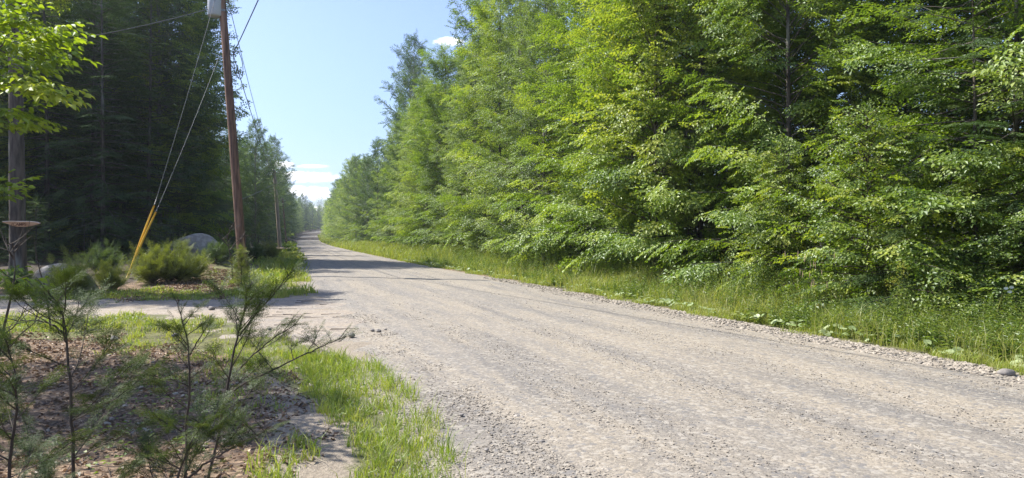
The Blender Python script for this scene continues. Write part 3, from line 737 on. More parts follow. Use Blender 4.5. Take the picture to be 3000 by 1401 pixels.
cg = Geo(); lg = Geo(); pos, dirs, ups, scs, tin = [], [], [], [], []
for q in range(70):
    u = (q+rr.random())/70; a_ = math.pi+1.7*math.sin(q*2.4); L = limb_pts((lean*(9+6*u)*0, 0, 9.0+1.8*u), a_, .2+.7*u, 2.3*(1-.5*u), rr, 6, 0)
    lg.tube(L, np.linspace(.05, .01, 6), 4)
    for s_ in range(12):
        f = rr.uniform(.25, 1)*4.99; k0 = int(f); pos.append(L[k0]+(L[k0+1]-L[k0])*(f-k0)); dirs.append(unit(L[k0+1]-L[k0])+rr.normal(0, .5, 3)); ups.append([0, 0, 1.]+rr.normal(0, .3, 3)); scs.append(rr.uniform(.9, 1.3)); tin.append(rr.normal(.5, .15))
place(cg, TB, rr, np.array(pos), np.array(dirs), np.array(ups), np.array(scs), np.array(tin))
lg.build('limbs', M['bark'], o, True); cg.build('crown', M['beech'], o)
# plank sign with pointed ends
sp = P(63, 649, 20.22)
e = empty('plank_sign', (sp.x, sp.y, sp.z), 'narrow pointed wooden plank sign nailed across the big trunk, with burnt lettering', 'sign')
top_ = [(-.53, .0), (-.30, .012), (0, .006), (.25, .004), (.45, -.018), (.54, -.05)]
bot_ = [(.53, -.065), (.42, -.10), (.28, -.135), (.08, -.158), (-.12, -.150), (-.28, -.115), (-.42, -.06), (-.535, -.03)]
out_ = top_+bot_; m_ = len(out_); g = Geo()
vf = [(x, -.02, z) for x, z in out_]; vb_ = [(x, .02, z) for x, z in out_]
g.add(vf+vb_, [[tuple(range(m_-1, -1, -1))], [tuple(range(m_, 2*m_))]]); g.add(vf+vb_, [[(q, (q+1) % m_, m_+(q+1) % m_, m_+q) for q in range(m_)]])
g.build('board', M['plank'], e)
g = Geo(); 
for q in range(len(top_)-1):
    (xa, za), (xb, zb) = top_[q], top_[q+1]
    v = [(xa, -.024, za-.014), (xb, -.024, zb-.014), (xb, -.024, zb+.006), (xa, -.024, za+.006), (xa, .022, za-.014), (xb, .022, zb-.014), (xb, .022, zb+.006), (xa, .022, za+.006)]
    g.add(v, [[(0, 1, 2, 3), (3, 2, 6, 7), (5, 4, 7, 6)]])
g.build('sawn_edge', M['plank_edge'], e)
tcv = bpy.data.curves.new('lettering', 'FONT'); tcv.body = '(CAMPS'; tcv.size = .125; tcv.extrude = .003; tcv.align_x = 'CENTER'; tcv.offset = .0012
to = bpy.data.objects.new('lettering', tcv); COL.objects.link(to); dg = bpy.context.evaluated_depsgraph_get()
tme = bpy.data.meshes.new_from_object(to.evaluated_get(dg)); bpy.data.objects.remove(to)
to = bpy.data.objects.new('lettering', tme); COL.objects.link(to); tme.materials.clear(); tme.materials.append(M['letter'])
to.parent = e; to.rotation_euler = (math.radians(90), 0, 0); to.location = (-.06, -.0245, -.125)
def boulder(name, c, size, seed, mat, label, cat='boulder', group=None, n=3, flat=0.0, rough_=.16, rz=0):
    import bmesh
    bm = bmesh.new(); bmesh.ops.create_icosphere(bm, subdivisions=n, radius=1); r = rnd(seed)
    ph = r.uniform(0, 6.28, (8, 3)); fr = r.normal(0, 1, (8, 3))*np.array([1.3]*3); am = r.uniform(.4, 1, 8)
    pl = [(unit(r.normal(0, 1, 3)), r.uniform(.72, .92)) for _ in range(9)]
    for v_ in bm.verts:
        p = np.array(v_.co); d = 1+rough_*float(np.sum(am*np.sin(fr@p*1.6+ph[:, 0])))*.5
        p = p*d
        for nn, dd in pl:
            q = float(p@nn)
            if q > dd: p = p-nn*(q-dd)*.85
        p += r.normal(0, .006, 3)
        v_.co = (p[0]*size[0], p[1]*size[1], p[2]*size[2])
    me = bpy.data.meshes.new(name); bm.to_mesh(me); bm.free(); me.materials.append(mat)
    me.polygons.foreach_set('use_smooth', np.full(len(me.polygons), n > 2))
    o = bpy.data.objects.new(name, me); COL.objects.link(o); o.location = c; o.rotation_euler = (0, 0, rz)
    return tag(o, label, cat, group)
bx_, by_ = gp(185, 0, 19.6); boulder('boulder', (bx_, by_, Z(bx_, by_)+.18), (.98, .75, .60), 3, M['rock'], 'broad pinkish-grey boulder half hidden behind a bright little yew bush', n=4)
bx_, by_ = gp(572, 0, 33); boulder('boulder', (bx_, by_, P(0, 747, 33).z+.05), (1.14, 1.0, .88), 14, M['rock_grey'], 'large smooth grey boulder at the forest edge behind the bushes', n=4)
RG = 'loose stones lying on the gravel'
for (px_, py_, wpx, mt, lab) in ((1030, 992, 25, 'rock', 'egg-shaped grey stone alone at the tip of a sapling branch on the gravel'),
        (1092, 976, 14, 'rock', 'left stone of a small cluster on the gravel beyond the egg-shaped stone'), (1110, 978, 18, 'rock', 'largest flat stone of a small cluster on the gravel'),
        (1128, 973, 10, 'rock_grey', 'smallest right-hand stone of a small cluster on the gravel'),
        (1514, 1233, 18, 'rock_grey', 'rounded dark grey stone in the middle of the foreground gravel'), (1532, 1236, 15, 'rock', 'pale flat stone touching the dark grey stone in the foreground gravel'),
        (1352, 1228, 17, 'rock', 'brownish wedge-shaped stone near the tall grass tips'), (1350, 1170, 9, 'rock_grey', 'small dark stone on the gravel above the wedge-shaped stone'),
        (1252, 1204, 13, 'rock_grey', 'dark stone just outside the lush grass clump'), (1588, 1308, 18, 'rock', 'pinkish round stone low in the foreground gravel'),
        (1426, 1332, 18, 'rock', 'pale flat stone low in the foreground gravel'), (620, 912, 22, 'rock', 'flat brown stone lying in the shadow on the driveway'),
        (2950, 1108, 46, 'rock', 'large pale stone at the verge edge by the broad leaves'), (335, 1003, 26, 'rock', 'pale round stone in the grass beside the driveway'),
        (513, 992, 22, 'rock', 'pale stone beside the stem tip of a sapling below the driveway'), (790, 972, 16, 'rock', 'flat tan stone on the driveway mouth'),
        (1680, 1150, 12, 'rock', 'small tan stone on the middle of the road'), (2370, 935, 14, 'rock_grey', 'small grey stone on the road near the far wheel track')):
    X_, Y_ = gp(px_, py_); s_ = wpx/F*Y_/2
    boulder('stone', (X_, Y_, Z(X_, Y_)+s_*.35+.03), (s_, s_*.85, s_*.62), px_, M[mt], lab, 'stone', RG, 2 if wpx < 30 else 3, rz=px_)

# ------------------------------------------------------------------ needle bushes and twiggy saplings at the left
TN = [frond_template(r0, .42, .034, .0075, .036, .024) for _ in range(4)]
TNEAR = [frond_template(r0, .20, .016, .0030, .017, .0060) for _ in range(5)]
def needle_bush(px_, base_, top_y, wpx, seed, label, nb=60, Yd=None, mat='bush', upright=.75, group='low needle bushes beside the driveway', name='yew_bush', mult=1.0):
    r = rnd(seed); X_, Y_ = gp(px_, base_, Yd); hh = (base_-top_y)/F*Y_; w_ = wpx/F*Y_/2; z_ = Z(X_, Y_)
    e = empty(name, (X_, Y_, z_), label, 'bush', group); g, b = Geo(), Geo(); pos, dirs, ups, scs, tin = [], [], [], [], []
    stems = [(r.normal(0, w_*.35), r.normal(0, w_*.3)) for _ in range(5)]
    for q in range(int(nb*mult)):
        a_ = r.uniform(0, 6.28); sx, sy = stems[q % 5]; f = r.random()**.7; rise = r.uniform(.25, 1.35)
        ln = r.uniform(.6, 1.05)*math.hypot(w_*math.cos(rise), hh*math.sin(rise))
        L = limb_pts((sx*.4, sy*.4, .02+hh*.12*r.random()), a_, rise, ln, r, 6, .04, .10); b.tube(L, np.linspace(.012, .003, 6), 4, cap=False)
        m = int(6+ln/.09)
        for s_ in range(m):
            t = r.uniform(.22, 1)*4.99 if s_ else 4.99; k0 = int(t); dd = unit(L[k0+1]-L[k0]); pos.append(L[k0]+(L[k0+1]-L[k0])*(t-k0))
            sp_ = .65 if s_ else .15; dirs.append(unit(dd+r.normal(0, sp_, 3)+[0, 0, .25])); ups.append([0, 0, 1]+r.normal(0, .5, 3)); scs.append(r.uniform(.55, 1.0)*(.5+.25*hh)); tin.append(.30+.35*(t/5)+r.normal(0, .1))
    place(g, TN, r, np.array(pos), np.array(dirs), np.array(ups), np.array(scs), np.array(tin))
    b.build('stems', M['twig'], e); g.build('foliage', M[mat], e); return e
needle_bush(215, 872, 752, 120, 1, 'bright yellow-green yew bush in front of the pinkish boulder')
needle_bush(326, 852, 775, 85, 2, 'small rounded yew bush left of the foot of the yellow guards')
needle_bush(448, 838, 728, 115, 3, 'dense yew bush directly right of the foot of the yellow guards', 75)
needle_bush(505, 836, 722, 140, 4, 'broad yew bush in the middle of the bush cluster below the grey boulder', 80)
needle_bush(566, 830, 745, 110, 5, 'low yew bush at the right end of the cluster below the grey boulder')
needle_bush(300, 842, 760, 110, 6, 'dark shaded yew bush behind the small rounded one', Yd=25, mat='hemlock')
needle_bush(792, 764, 712, 80, 7, 'small spiky bush beside the foot of the second pole', Yd=43)
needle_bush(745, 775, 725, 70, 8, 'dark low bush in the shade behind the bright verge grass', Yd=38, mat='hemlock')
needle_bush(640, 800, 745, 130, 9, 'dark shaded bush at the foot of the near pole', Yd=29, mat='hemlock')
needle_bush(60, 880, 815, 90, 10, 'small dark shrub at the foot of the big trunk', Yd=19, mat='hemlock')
def cone_bush():
    X_, Y_ = gp(706, 840); r = rnd(44); hh = 1.15; e = empty('hemlock_sapling', (X_, Y_, Z(X_, Y_)), 'small pale cone-shaped hemlock sapling standing alone in front of the near pole', 'sapling')
    g, b = Geo(), Geo(); b.tube([(0, 0, 0), (.02, 0, hh*.5), (0, 0, hh)], [.02, .012, .004], 5); pos, dirs, ups, scs, tin = [], [], [], [], []
    for q in range(70):
        u = (q+r.random())/70; a_ = q*2.4; ln = .42*(1-u)**.8+.06; rise = .25+.5*u
        L = limb_pts((0, 0, .08+u*(hh-.08)), a_, rise, ln, r, 5, .0, .08); b.tube(L, .004, 3, cap=False)
        for s_ in range(int(2+ln/.07)):
            t = r.uniform(.2, 1)*3.99; k0 = int(t); pos.append(L[k0]+(L[k0+1]-L[k0])*(t-k0)); dirs.append(unit(L[k0+1]-L[k0]+r.normal(0, .4, 3))); ups.append([0, 0, 1]+r.normal(0, .3, 3)); scs.append(r.uniform(.4, .7)); tin.append(.42+r.normal(0, .12))
    place(g, TN, r, np.array(pos), np.array(dirs), np.array(ups), np.array(scs), np.array(tin)); b.build('stem', M['twig'], e); g.build('foliage', M['bush'], e)
cone_bush()
def bare_shrub(name, stems, Yd, seed, label, cat='shrub', rad=.012, nb=7, bl=.35):
    """stems: list of pixel polylines at depth Yd"""
    r = rnd(seed); p0 = P(*stems[0][0], Yd); z_ = Z(p0.x, Yd); O = (p0.x, Yd, z_)
    g = Geo()
    for si, st in enumerate(stems):
        pts = np.array([rel(P(a_, b_, Yd+.12*si+r.normal(0, .03)), O) for a_, b_ in st])
        if si == 0: pts[0][2] = -.03
        n = 12; T = np.linspace(0, len(pts)-1, n); pts = np.stack([np.interp(T, np.arange(len(pts)), pts[:, c]) for c in range(3)], -1)
        R_ = np.linspace(rad*(1 if si == 0 else .7), rad*.2, n); g.tube(pts, R_, 5)
        for q in range(nb):
            k0 = r.integers(3, n-1); L = limb_pts(pts[k0], r.uniform(0, 6.28), r.uniform(.3, 1.0), bl*r.uniform(.3, 1), r, 5, .03, .12); g.tube(L, np.linspace(rad*.3, rad*.1, 5), 3, cap=False)
    o = g.build(name, M['twig'], None, True); o.location = O; return tag(o, label, cat)
bare_shrub('bare_sapling', [[(683, 832), (680, 790), (674, 745), (668, 715), (665, 690), (650, 665)], [(668, 720), (648, 700), (640, 678)], [(672, 735), (690, 712), (705, 700), (716, 690)], [(666, 700), (672, 672), (690, 655)]], 22.8, 3, 'thin dead leafless sapling standing left of the cone-shaped hemlock', 'sapling', .03, 8, .6)
bare_shrub('bare_sapling', [[(150, 905), (135, 850), (118, 800), (105, 740), (98, 690)]], 11.8, 4, 'slender curved bare stem in front of the pinkish boulder', 'sapling', .016, 5, .4)

# ------------------------------------------------------------------ foreground hemlock saplings
def near_sapling(name, Yd, stems, seed, label, dens=1.0, extra=(), blen=.45, bias=0.0, rad=.009, low=0.0):
    r = rnd(seed); p0 = P(*stems[0][0], Yd); O = (p0.x, Yd, Z(p0.x, Yd))
    e = empty(name, O, label, 'sapling', 'dark hemlock saplings in the foreground'); g, b = Geo(), Geo(); pos, dirs, ups, scs, tin = [], [], [], [], []
    def sprays(L, n_, t0, sc_):
        m = len(L)-1
        for s_ in range(n_):
            t = (t0+(1-t0)*(s_+r.random())/n_)*(m-.001); k0 = int(t); dd = unit(L[k0+1]-L[k0]); a_ = (1 if s_ % 2 else -1)*r.uniform(.35, .95)
            c_, s2 = math.cos(a_), math.sin(a_); d2 = np.array([dd[0]*c_-dd[1]*s2, dd[0]*s2+dd[1]*c_, dd[2]+r.normal(0, .18)])
            pos.append(L[k0]+(L[k0+1]-L[k0])*(t-k0)); dirs.append(d2); ups.append([0, 0, 1]+r.normal(0, .35, 3)); scs.append(sc_*r.uniform(.55, 1.1)); tin.append(.42+r.normal(0, .14))
            q = pos[-1]; b.tube([q, q+unit(d2)*.16*scs[-1]], [.0012, .0005], 3, cap=False)
        pos.append(L[-1]); dirs.append(unit(L[-1]-L[-2])); ups.append([0, 0, 1.]); scs.append(sc_*.8); tin.append(.5)
    def branch(p, az, rise, ln, r_):
        L = limb_pts(p, az, rise, ln, r, 7, .03, .09); b.tube(L, np.linspace(r_, .0012, 7), 4, cap=False)
        n2 = int(ln/.085)
        for q in range(n2):
            t = r.uniform(.2, .95)*5.99; k0 = int(t); pp = L[k0]+(L[k0+1]-L[k0])*(t-k0); dd = L[k0+1]-L[k0]; a2 = math.atan2(dd[1], dd[0])+(1 if q % 2 else -1)*r.uniform(.4, .9)
            l2 = ln*r.uniform(.2, .5)*(1-t/8); L2 = limb_pts(pp, a2, rise*.8+r.normal(0, .15), l2, r, 4, .03, .1); b.tube(L2, np.linspace(r_*.4, .0008, 4), 3, cap=False)
            sprays(L2, max(2, int(l2/.045*dens)), .1, .68)
        sprays(L, int(ln/.036*dens), .08, min(.66, .22+1.1*ln))
    for si, (st, br) in enumerate([(s_[0], s_[1]) if isinstance(s_, tuple) else (s_, 1.0) for s_ in [(x, 1.0) if not isinstance(x, tuple) else x for x in stems]] if False else [(s_, 1.0) for s_ in stems]):
        pts = np.array([rel(P(a_, b_, Yd+.05*si), O) for a_, b_ in st])
        if si == 0: pts = np.concatenate([[[pts[0][0], 0, -.05]], pts]) if pts[0][2] > .05 else pts
        n = 26; T = np.linspace(0, len(pts)-1, n); pts = np.stack([np.interp(T, np.arange(len(pts)), pts[:, c]) for c in range(3)], -1); pts += r.normal(0, .0015, pts.shape)
        ln_t = np.sum(np.linalg.norm(np.diff(pts, axis=0), axis=1)); rb = rad*(1 if si == 0 else .6); b.tube(pts, np.linspace(rb, .0018, n), 7)
        nb = int(ln_t/.05*dens)
        for q in range(nb):
            u = (q+r.random())/nb
            if u < low: continue
            k0 = min(int(u*(n-1)), n-2); dd = unit(pts[k0+1]-pts[k0]); az = r.uniform(0, 6.28) if r.random() > abs(bias) else (0 if bias > 0 else math.pi)+r.normal(0, .5)
            l_ = blen*(1-u)**.8*r.uniform(.4, 1.1)*(1 if si == 0 else .45)+.05
            branch(pts[k0], az, .55+.3*u+r.normal(0, .12), l_, rb*.35)
        sprays(pts, int(10*dens), .55, .5)
    place(g, TNEAR, r, np.array(pos), np.array(dirs), np.array(ups), np.array(scs), np.array(tin))
    b.build('stem', M['twig'], e); g.build('foliage', M['near_hemlock'], e); return e
near_sapling('hemlock_sapling', 3.1, [[(216, 1500), (214, 1270), (204, 1120), (196, 1000), (185, 925), (165, 882), (140, 862)], [(196, 985), (160, 955), (120, 940), (60, 938)]], 1, 'tall dark hemlock sapling with one straight stem, leftmost of the foreground saplings', .72, blen=.62, low=.05)
near_sapling('hemlock_sapling', 3.4, [[(580, 1520), (640, 1280), (668, 1120), (690, 1010), (712, 930), (722, 870), (720, 850)],
                                      [(652, 1165), (720, 1120), (800, 1085), (900, 1035), (960, 1008), (1015, 985)], [(700, 985), (745, 925), (790, 875), (835, 820), (862, 790)], [(668, 1120), (730, 1050), (800, 990), (870, 950)]], 2,
             'branching dark hemlock sapling whose long side branch reaches out over the gravel', .8, blen=.42, low=.25, bias=.25)
near_sapling('hemlock_sapling', 4.1, [[(545, 1240), (556, 1150), (555, 1050), (548, 990), (532, 930), (516, 880)], [(556, 1040), (585, 990), (610, 950)]], 3, 'thin dark hemlock sapling with sparse twigs between the two tall ones', .6, blen=.30, low=.1)
near_sapling('hemlock_sapling', 2.8, [[(470, 1620), (520, 1400), (560, 1290), (600, 1240)], [(500, 1450), (600, 1360), (700, 1300), (800, 1250)]], 4, 'low spreading dark hemlock clump along the bottom edge', .8, blen=.42)
near_sapling('hemlock_sapling', 2.7, [[(20, 1600), (30, 1350), (50, 1200), (45, 1100), (20, 1000)]], 5, 'dark bushy hemlock sapling at the lower left corner', .8, blen=.42)
bare_shrub('twiggy_shrub', [[(-60, 1180), (0, 1010), (30, 880), (45, 800), (42, 745), (36, 712)], [(42, 760), (25, 735), (20, 715)], [(-40, 1080), (60, 980), (150, 905)], [(-20, 1000), (40, 960), (85, 890)]], 5.2, 9, 'bare twiggy dark shrub rising at the left edge', 'shrub', .012, 6, .35)

# ------------------------------------------------------------------ leafy branches of the young tree at the left
LB = [broad_template(r0, .95, .175, .098, side_gap=.20, leaf_gap=.62, flat=.30, droop=.5, detail=2) for _ in range(5)]
def shade_tree(x_, y_, seed, h0, label):
    r = rnd(seed); e = empty('beech_tree', (x_, y_, Z(x_, y_)), label, 'tree', 'trees shading the foreground saplings'); b, g = Geo(), Geo(); b.tube([(0, 0, -.1), (.1, 0, 4), (0, .1, 8), (0, 0, 10)], [.16, .13, .09, .03], 10); pos, dirs, ups, scs, tin = [], [], [], [], []
    for q in range(34):
        u = (q+r.random())/34; L = limb_pts((0, 0, h0+(9.9-h0)*u), q*2.4, .2+.8*u, 2.2*(1-.6*u), r, 6, 0); b.tube(L, np.linspace(.04, .008, 6), 4)
        for s_ in range(6):
            f = r.uniform(.25, 1)*4.99; k0 = int(f); pos.append(L[k0]+(L[k0+1]-L[k0])*(f-k0)); dirs.append(unit(L[k0+1]-L[k0])+r.normal(0, .5, 3)); ups.append([0, 0, 1.]+r.normal(0, .3, 3)); scs.append(r.uniform(.9, 1.3)); tin.append(r.normal(.5, .15))
    place(g, TB, r, np.array(pos), np.array(dirs), np.array(ups), np.array(scs), np.array(tin)); b.build('trunk', M['bark'], e, True); g.build('crown', M['beech'], e)
shade_tree(-11.0, 9.3, 5, 6.4, 'tall beech standing just left of the view whose shade falls on the saplings')
shade_tree(-11.4, 5.0, 6, 5.6, 'tall beech standing just left of the view whose shade falls on the saplings')
def leafy_tree():
    r = rnd(8); Yd = 6.4; X_ = P(-190, 0, Yd).x; O = (X_, Yd, Z(X_, Yd)); e = empty('beech_tree', O, 'young tree reaching bright backlit branches in from the left, nearest of all the trees', 'tree'); b, g = Geo(), Geo()
    b.tube([(0, 0, -.1), (.03, 0, 1.5), (.0, .05, 3), (.05, 0, 5.2)], [.07, .055, .04, .02], 8); pos, dirs, ups, scs, tin = [], [], [], [], []
    for (pl, dd, cnt, t_, w_) in (([(-190, 330), (-60, 190), (20, 120), (70, 98), (112, 86)], 0, 15, .62, .12), ([(-190, 420), (-40, 190), (0, 160), (35, 145)], .3, 10, .55, .14), ([(-190, 300), (-40, 110), (20, 70), (40, 40)], -.2, 7, .55, .12), ([(-60, 190), (0, 150), (30, 145)], .1, 5, .55, .08),
                         ([(-190, 460), (-60, 300), (10, 258), (60, 250), (112, 258)], -.1, 13, .75, .10), ([(-190, 430), (-50, 280), (10, 225), (60, 205)], .5, 10, .28, .10), ([(-190, 500), (-60, 340), (-30, 315), (5, 322)], .1, 6, .6, .10), ([(-190, 520), (-60, 390), (-20, 362), (25, 362)], .2, 6, .48, .07),
                         ([(-190, 640), (-80, 600), (-50, 575), (-25, 562)], .2, 5, .5, .06), ([(-190, 900), (-80, 820), (-50, 802), (-15, 806)], -.3, 4, .5, .03)):
        pts = np.array([rel(P(a_, c_, Yd+dd), O) for a_, c_ in pl]); pts[0] = [0, 0, pts[0][2]]; T = np.linspace(0, len(pts)-1, 10); L = np.stack([np.interp(T, np.arange(len(pts)), pts[:, c]) for c in range(3)], -1)
        b.tube(L, np.linspace(.012, .0025, 10), 5)
        for s_ in range(int(cnt*1.0)):
            t = (.38+.62*(s_+r.random())/(cnt*1.0))*8.99; k0 = int(t); d_ = unit(L[k0+1]-L[k0]); a_ = (1 if s_ % 2 else -1)*r.uniform(.3, 1.2); c_, s2 = math.cos(a_), math.sin(a_)
            pos.append(L[k0]+(L[k0+1]-L[k0])*(t-k0)+r.normal(0, w_, 3)*[.4, 1, .3]); dirs.append([d_[0]*c_-d_[1]*s2, d_[0]*s2+d_[1]*c_, d_[2]*.5+r.normal(0, .1)]); ups.append([0, -.25, 1]+r.normal(0, .2, 3)); scs.append(r.uniform(.38, .62)); tin.append(t_+r.normal(0, .15))
        pos.append(L[-1]); dirs.append(unit(L[-1]-L[-2])); ups.append([0, -.3, 1.]); scs.append(.5); tin.append(t_+.1)
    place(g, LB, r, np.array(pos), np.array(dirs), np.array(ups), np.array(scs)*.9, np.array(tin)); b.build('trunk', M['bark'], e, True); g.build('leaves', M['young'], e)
leafy_tree()

# ------------------------------------------------------------------ grass, weeds, litter, stones
def pn(x, y, s=1.0, seed=0):
    r = rnd(seed); a = 0
    for k in range(7):
        fx, fy = r.normal(0, 1.7*s*1.35**k*.6, 2); a = a+np.sin(fx*x+fy*y+r.uniform(0, 6.28))/1.25**k
    return a/3.2*.5+.5
def sample(n, x0, x1, y0, y1, polys, seed, power=1.0):
    r = rnd(seed); y = y0*(y1/y0)**r.random(n) if power == 0 else r.uniform(y0, y1, n); x = r.uniform(x0, x1, n)
    px_, py_ = topix(x+.22*(pn(x, y, 2.2, 91)-.5)*4*(y/9)**.5, y+.3*(pn(x, y, 2.0, 92)-.5)*4*(y/9)**.7); m = np.zeros(n, bool)
    for p in polys: m |= inpoly(px_, py_, p)
    return x[m], y[m]
def blades(g, x, y, h, wd, r, tint, bend=.45, spread=.25):
    n = len(x)
    if n == 0: return
    z = H(x, y)+np.where(np.abs(y) < 60, near_noise(x, y), 0)-.02
    az = r.uniform(0, 6.28, n); ln = r.uniform(.2, 1, n)*bend; dx_, dy_ = np.cos(az), np.sin(az); wa = r.uniform(0, 3.14, n); sx, sy = np.cos(wa)*wd/2, np.sin(wa)*wd/2
    base = np.stack([x, y, z], -1); W_ = np.stack([sx, sy, 0*sx], -1)
    tilt = spread*r.uniform(0, 1, n)
    mid = base+np.stack([dx_*h*(.15*ln+tilt*.4), dy_*h*(.15*ln+tilt*.4), h*.58], -1)
    tip = base+np.stack([dx_*h*(.65*ln+tilt), dy_*h*(.65*ln+tilt), h*(1-.30*ln)], -1)
    v = np.stack([base-W_, base+W_, mid+W_*.8, mid-W_*.8, tip], 1).reshape(-1, 3); i = np.arange(n)[:, None]*5
    g.add(v, [i+np.array([[0, 1, 2, 3]]), i+np.array([[3, 2, 4]])], np.repeat(np.clip(tint, 0, 1), 5))
g = Geo(); r = rnd(101)
def patch(polys, n, box, hmin, hmax, wd, t0, seed, thr=.45, ns=1.0, bend=.5, keep=.06):
    x, y = sample(n, *box, polys, seed); k = pn(x, y, ns, seed % 7+1); m = (k > thr) | (r.random(len(x)) < keep); x, y, k = x[m], y[m], k[m]
    m = (x < xL(y)+.25) & ~((y < 17.2) & (y > 14.2) & (x < -6)); x, y, k = x[m], y[m], k[m]
    sel = r.random(len(x)) < .55; x, y, k = x[sel], y[sel], k[sel]
    tf = r.random(len(x)); c_ = r.integers(0, max(1, len(x)//11), len(x)); tuft = tf < .8; sp_ = .022*(1+y/12)
    x = np.where(tuft, x[c_]+r.normal(0, 1, len(x))*sp_, x); y = np.where(tuft, y[c_]+r.normal(0, 1, len(x))*sp_, y); hc = r.uniform(.45, 1.15, len(x))
    hs = np.where(tuft, hc[c_], hc*.6); tc_ = np.where(tuft, r.normal(0, .18, len(x))[c_], r.normal(0, .18, len(x)))
    h = (hmin+(hmax-hmin)*r.random(len(x))**1.5)*hs*1.15; w_ = wd*(1+y/25)*r.uniform(.6, 1.4, len(x))
    blades(g, x, y, h, w_, r, t0+tc_+r.normal(0, .09, len(x)), bend*1.6, .45)
patch([[(820, 1075), (930, 1040), (1030, 1040), (1130, 1080), (1235, 1160), (1290, 1290), (1340, 1420), (1000, 1500), (1010, 1330), (960, 1200), (880, 1170), (820, 1130)]], 90000, (-3.6, 0, 3.9, 9.5), .06, .24, .0050, .60, 1, .40, keep=.22)
patch([[(1140, 1180), (1230, 1130), (1340, 1230), (1400, 1420), (1250, 1420)], [(780, 1060), (1060, 1020), (1260, 1120), (1360, 1420), (1250, 1420), (1180, 1150), (1000, 1060), (800, 1100)]], 14000, (-2, 0.2, 4, 8), .15, .34, .005, .45, 2, .62, 2, keep=.05)
patch([[(760, 1330), (840, 1290), (860, 1420), (740, 1500)]], 9000, (-2.5, -1, 3.6, 5.5), .08, .22, .0055, .62, 3, .3)
patch([[(680, 1010), (760, 985), (960, 1030), (1000, 1060), (860, 1120), (760, 1130), (690, 1070)]], 26000, (-5.5, -1.8, 7, 12), .05, .17, .006, .66, 4, .38, keep=.2)
patch([[(-50, 915), (250, 925), (420, 930), (610, 940), (640, 985), (560, 1020), (440, 1020), (330, 980), (200, 975), (-50, 985)]], 60000, (-12, -4, 9.5, 15.5), .05, .17, .009, .70, 5, .30, keep=.2)
patch([[(300, 1000), (560, 1000), (830, 1160), (860, 1250), (700, 1250), (420, 1150)]], 30000, (-7, -1.3, 5.4, 12), .05, .13, .006, .64, 6, .50, 1.5)
patch([[(540, 950), (700, 968), (860, 1005), (1010, 1045), (860, 1100), (620, 1075), (520, 1010)]], 60000, (-7.5, -1.8, 6.5, 14), .04, .14, .007, .68, 5, .42, keep=.25)
patch([[(420, 985), (445, 925), (520, 940), (520, 1020)]], 900, (-7, -4, 9, 14), .2, .36, .009, .62, 16, .5)
# beyond the driveway
patch([[(90, 868), (250, 855), (420, 845), (560, 855), (690, 850), (820, 868), (700, 885), (360, 888), (120, 885)]], 60000, (-14, -4.5, 16.8, 22), .05, .16, .010, .66, 7, .42)
patch([[(680, 880), (700, 830), (770, 790), (860, 800), (905, 850), (918, 874)]], 60000, (-11, -4.6, 17.8, 34), .10, .34, .012, .66, 8, .38)
patch([[(560, 850), (600, 790), (670, 800), (700, 830), (690, 860)]], 9000, (-13, -7, 19, 30), .08, .22, .012, .6, 18, .62)
patch([[(735, 805), (760, 755), (830, 742), (880, 742), (897, 770), (880, 800), (800, 815)]], 90000, (-22, -6, 25, 62), .12, .40, .022, .66, 9, .36)
patch([[(590, 830), (600, 780), (625, 775), (650, 800)]], 5000, (-16, -8, 22, 36), .15, .35, .014, .66, 19, .3)
patch([[(800, 745), (820, 715), (890, 690), (878, 745)]], 26000, (-46, -20, 60, 140), .25, .6, .06, .5, 10, .3)
tag(g.build('roadside_grass', M['grass']), 'bright green and yellow grass growing beside the driveway and left road edge', 'grass', None, 'stuff')
# right verge
g = Geo(); r = rnd(202)
def verge(n, y0, y1, o0, o1, hmin, hmax, wd, t0, thr=.3, seed=1, bend=.5):
    y = y0*(y1/y0)**r.random(n); o_ = r.uniform(o0, o1, n); x = xR(y)+o_+.22*np.sin(y*2.1)+.15*np.sin(y*5.3); k = pn(x, y, .9, seed); m = k > thr; x, y, o_, k = x[m], y[m], o_[m], k[m]
    blades(g, x, y, r.uniform(hmin, hmax, len(x))*(.55+.7*k)*(1+.1*o_), wd*(1+y/14), r, t0+r.normal(0, .17, len(x)), bend)
verge(42000, 5, 45, -.12, 1.0, .06, .24, .005, .66, .36, 1, .8)
verge(32000, 5, 45, .4, 3.4, .22, .55, .005, .64, .36, 2, .8)
verge(6000, 5, 45, 1.0, 3.6, .45, .85, .0042, .78, .50, 3, .5)
verge(40000, 45, 300, -.1, 4.0, .3, .8, .006, .64, .1, 4)
verge(12000, 5, 30, .1, 2.8, .2, .65, .004, .95, .5, 5, .7)
tag(g.build('verge_grass', M['grass']), 'tall mixed grass covering the verge right of the gravel road', 'grass', None, 'stuff')
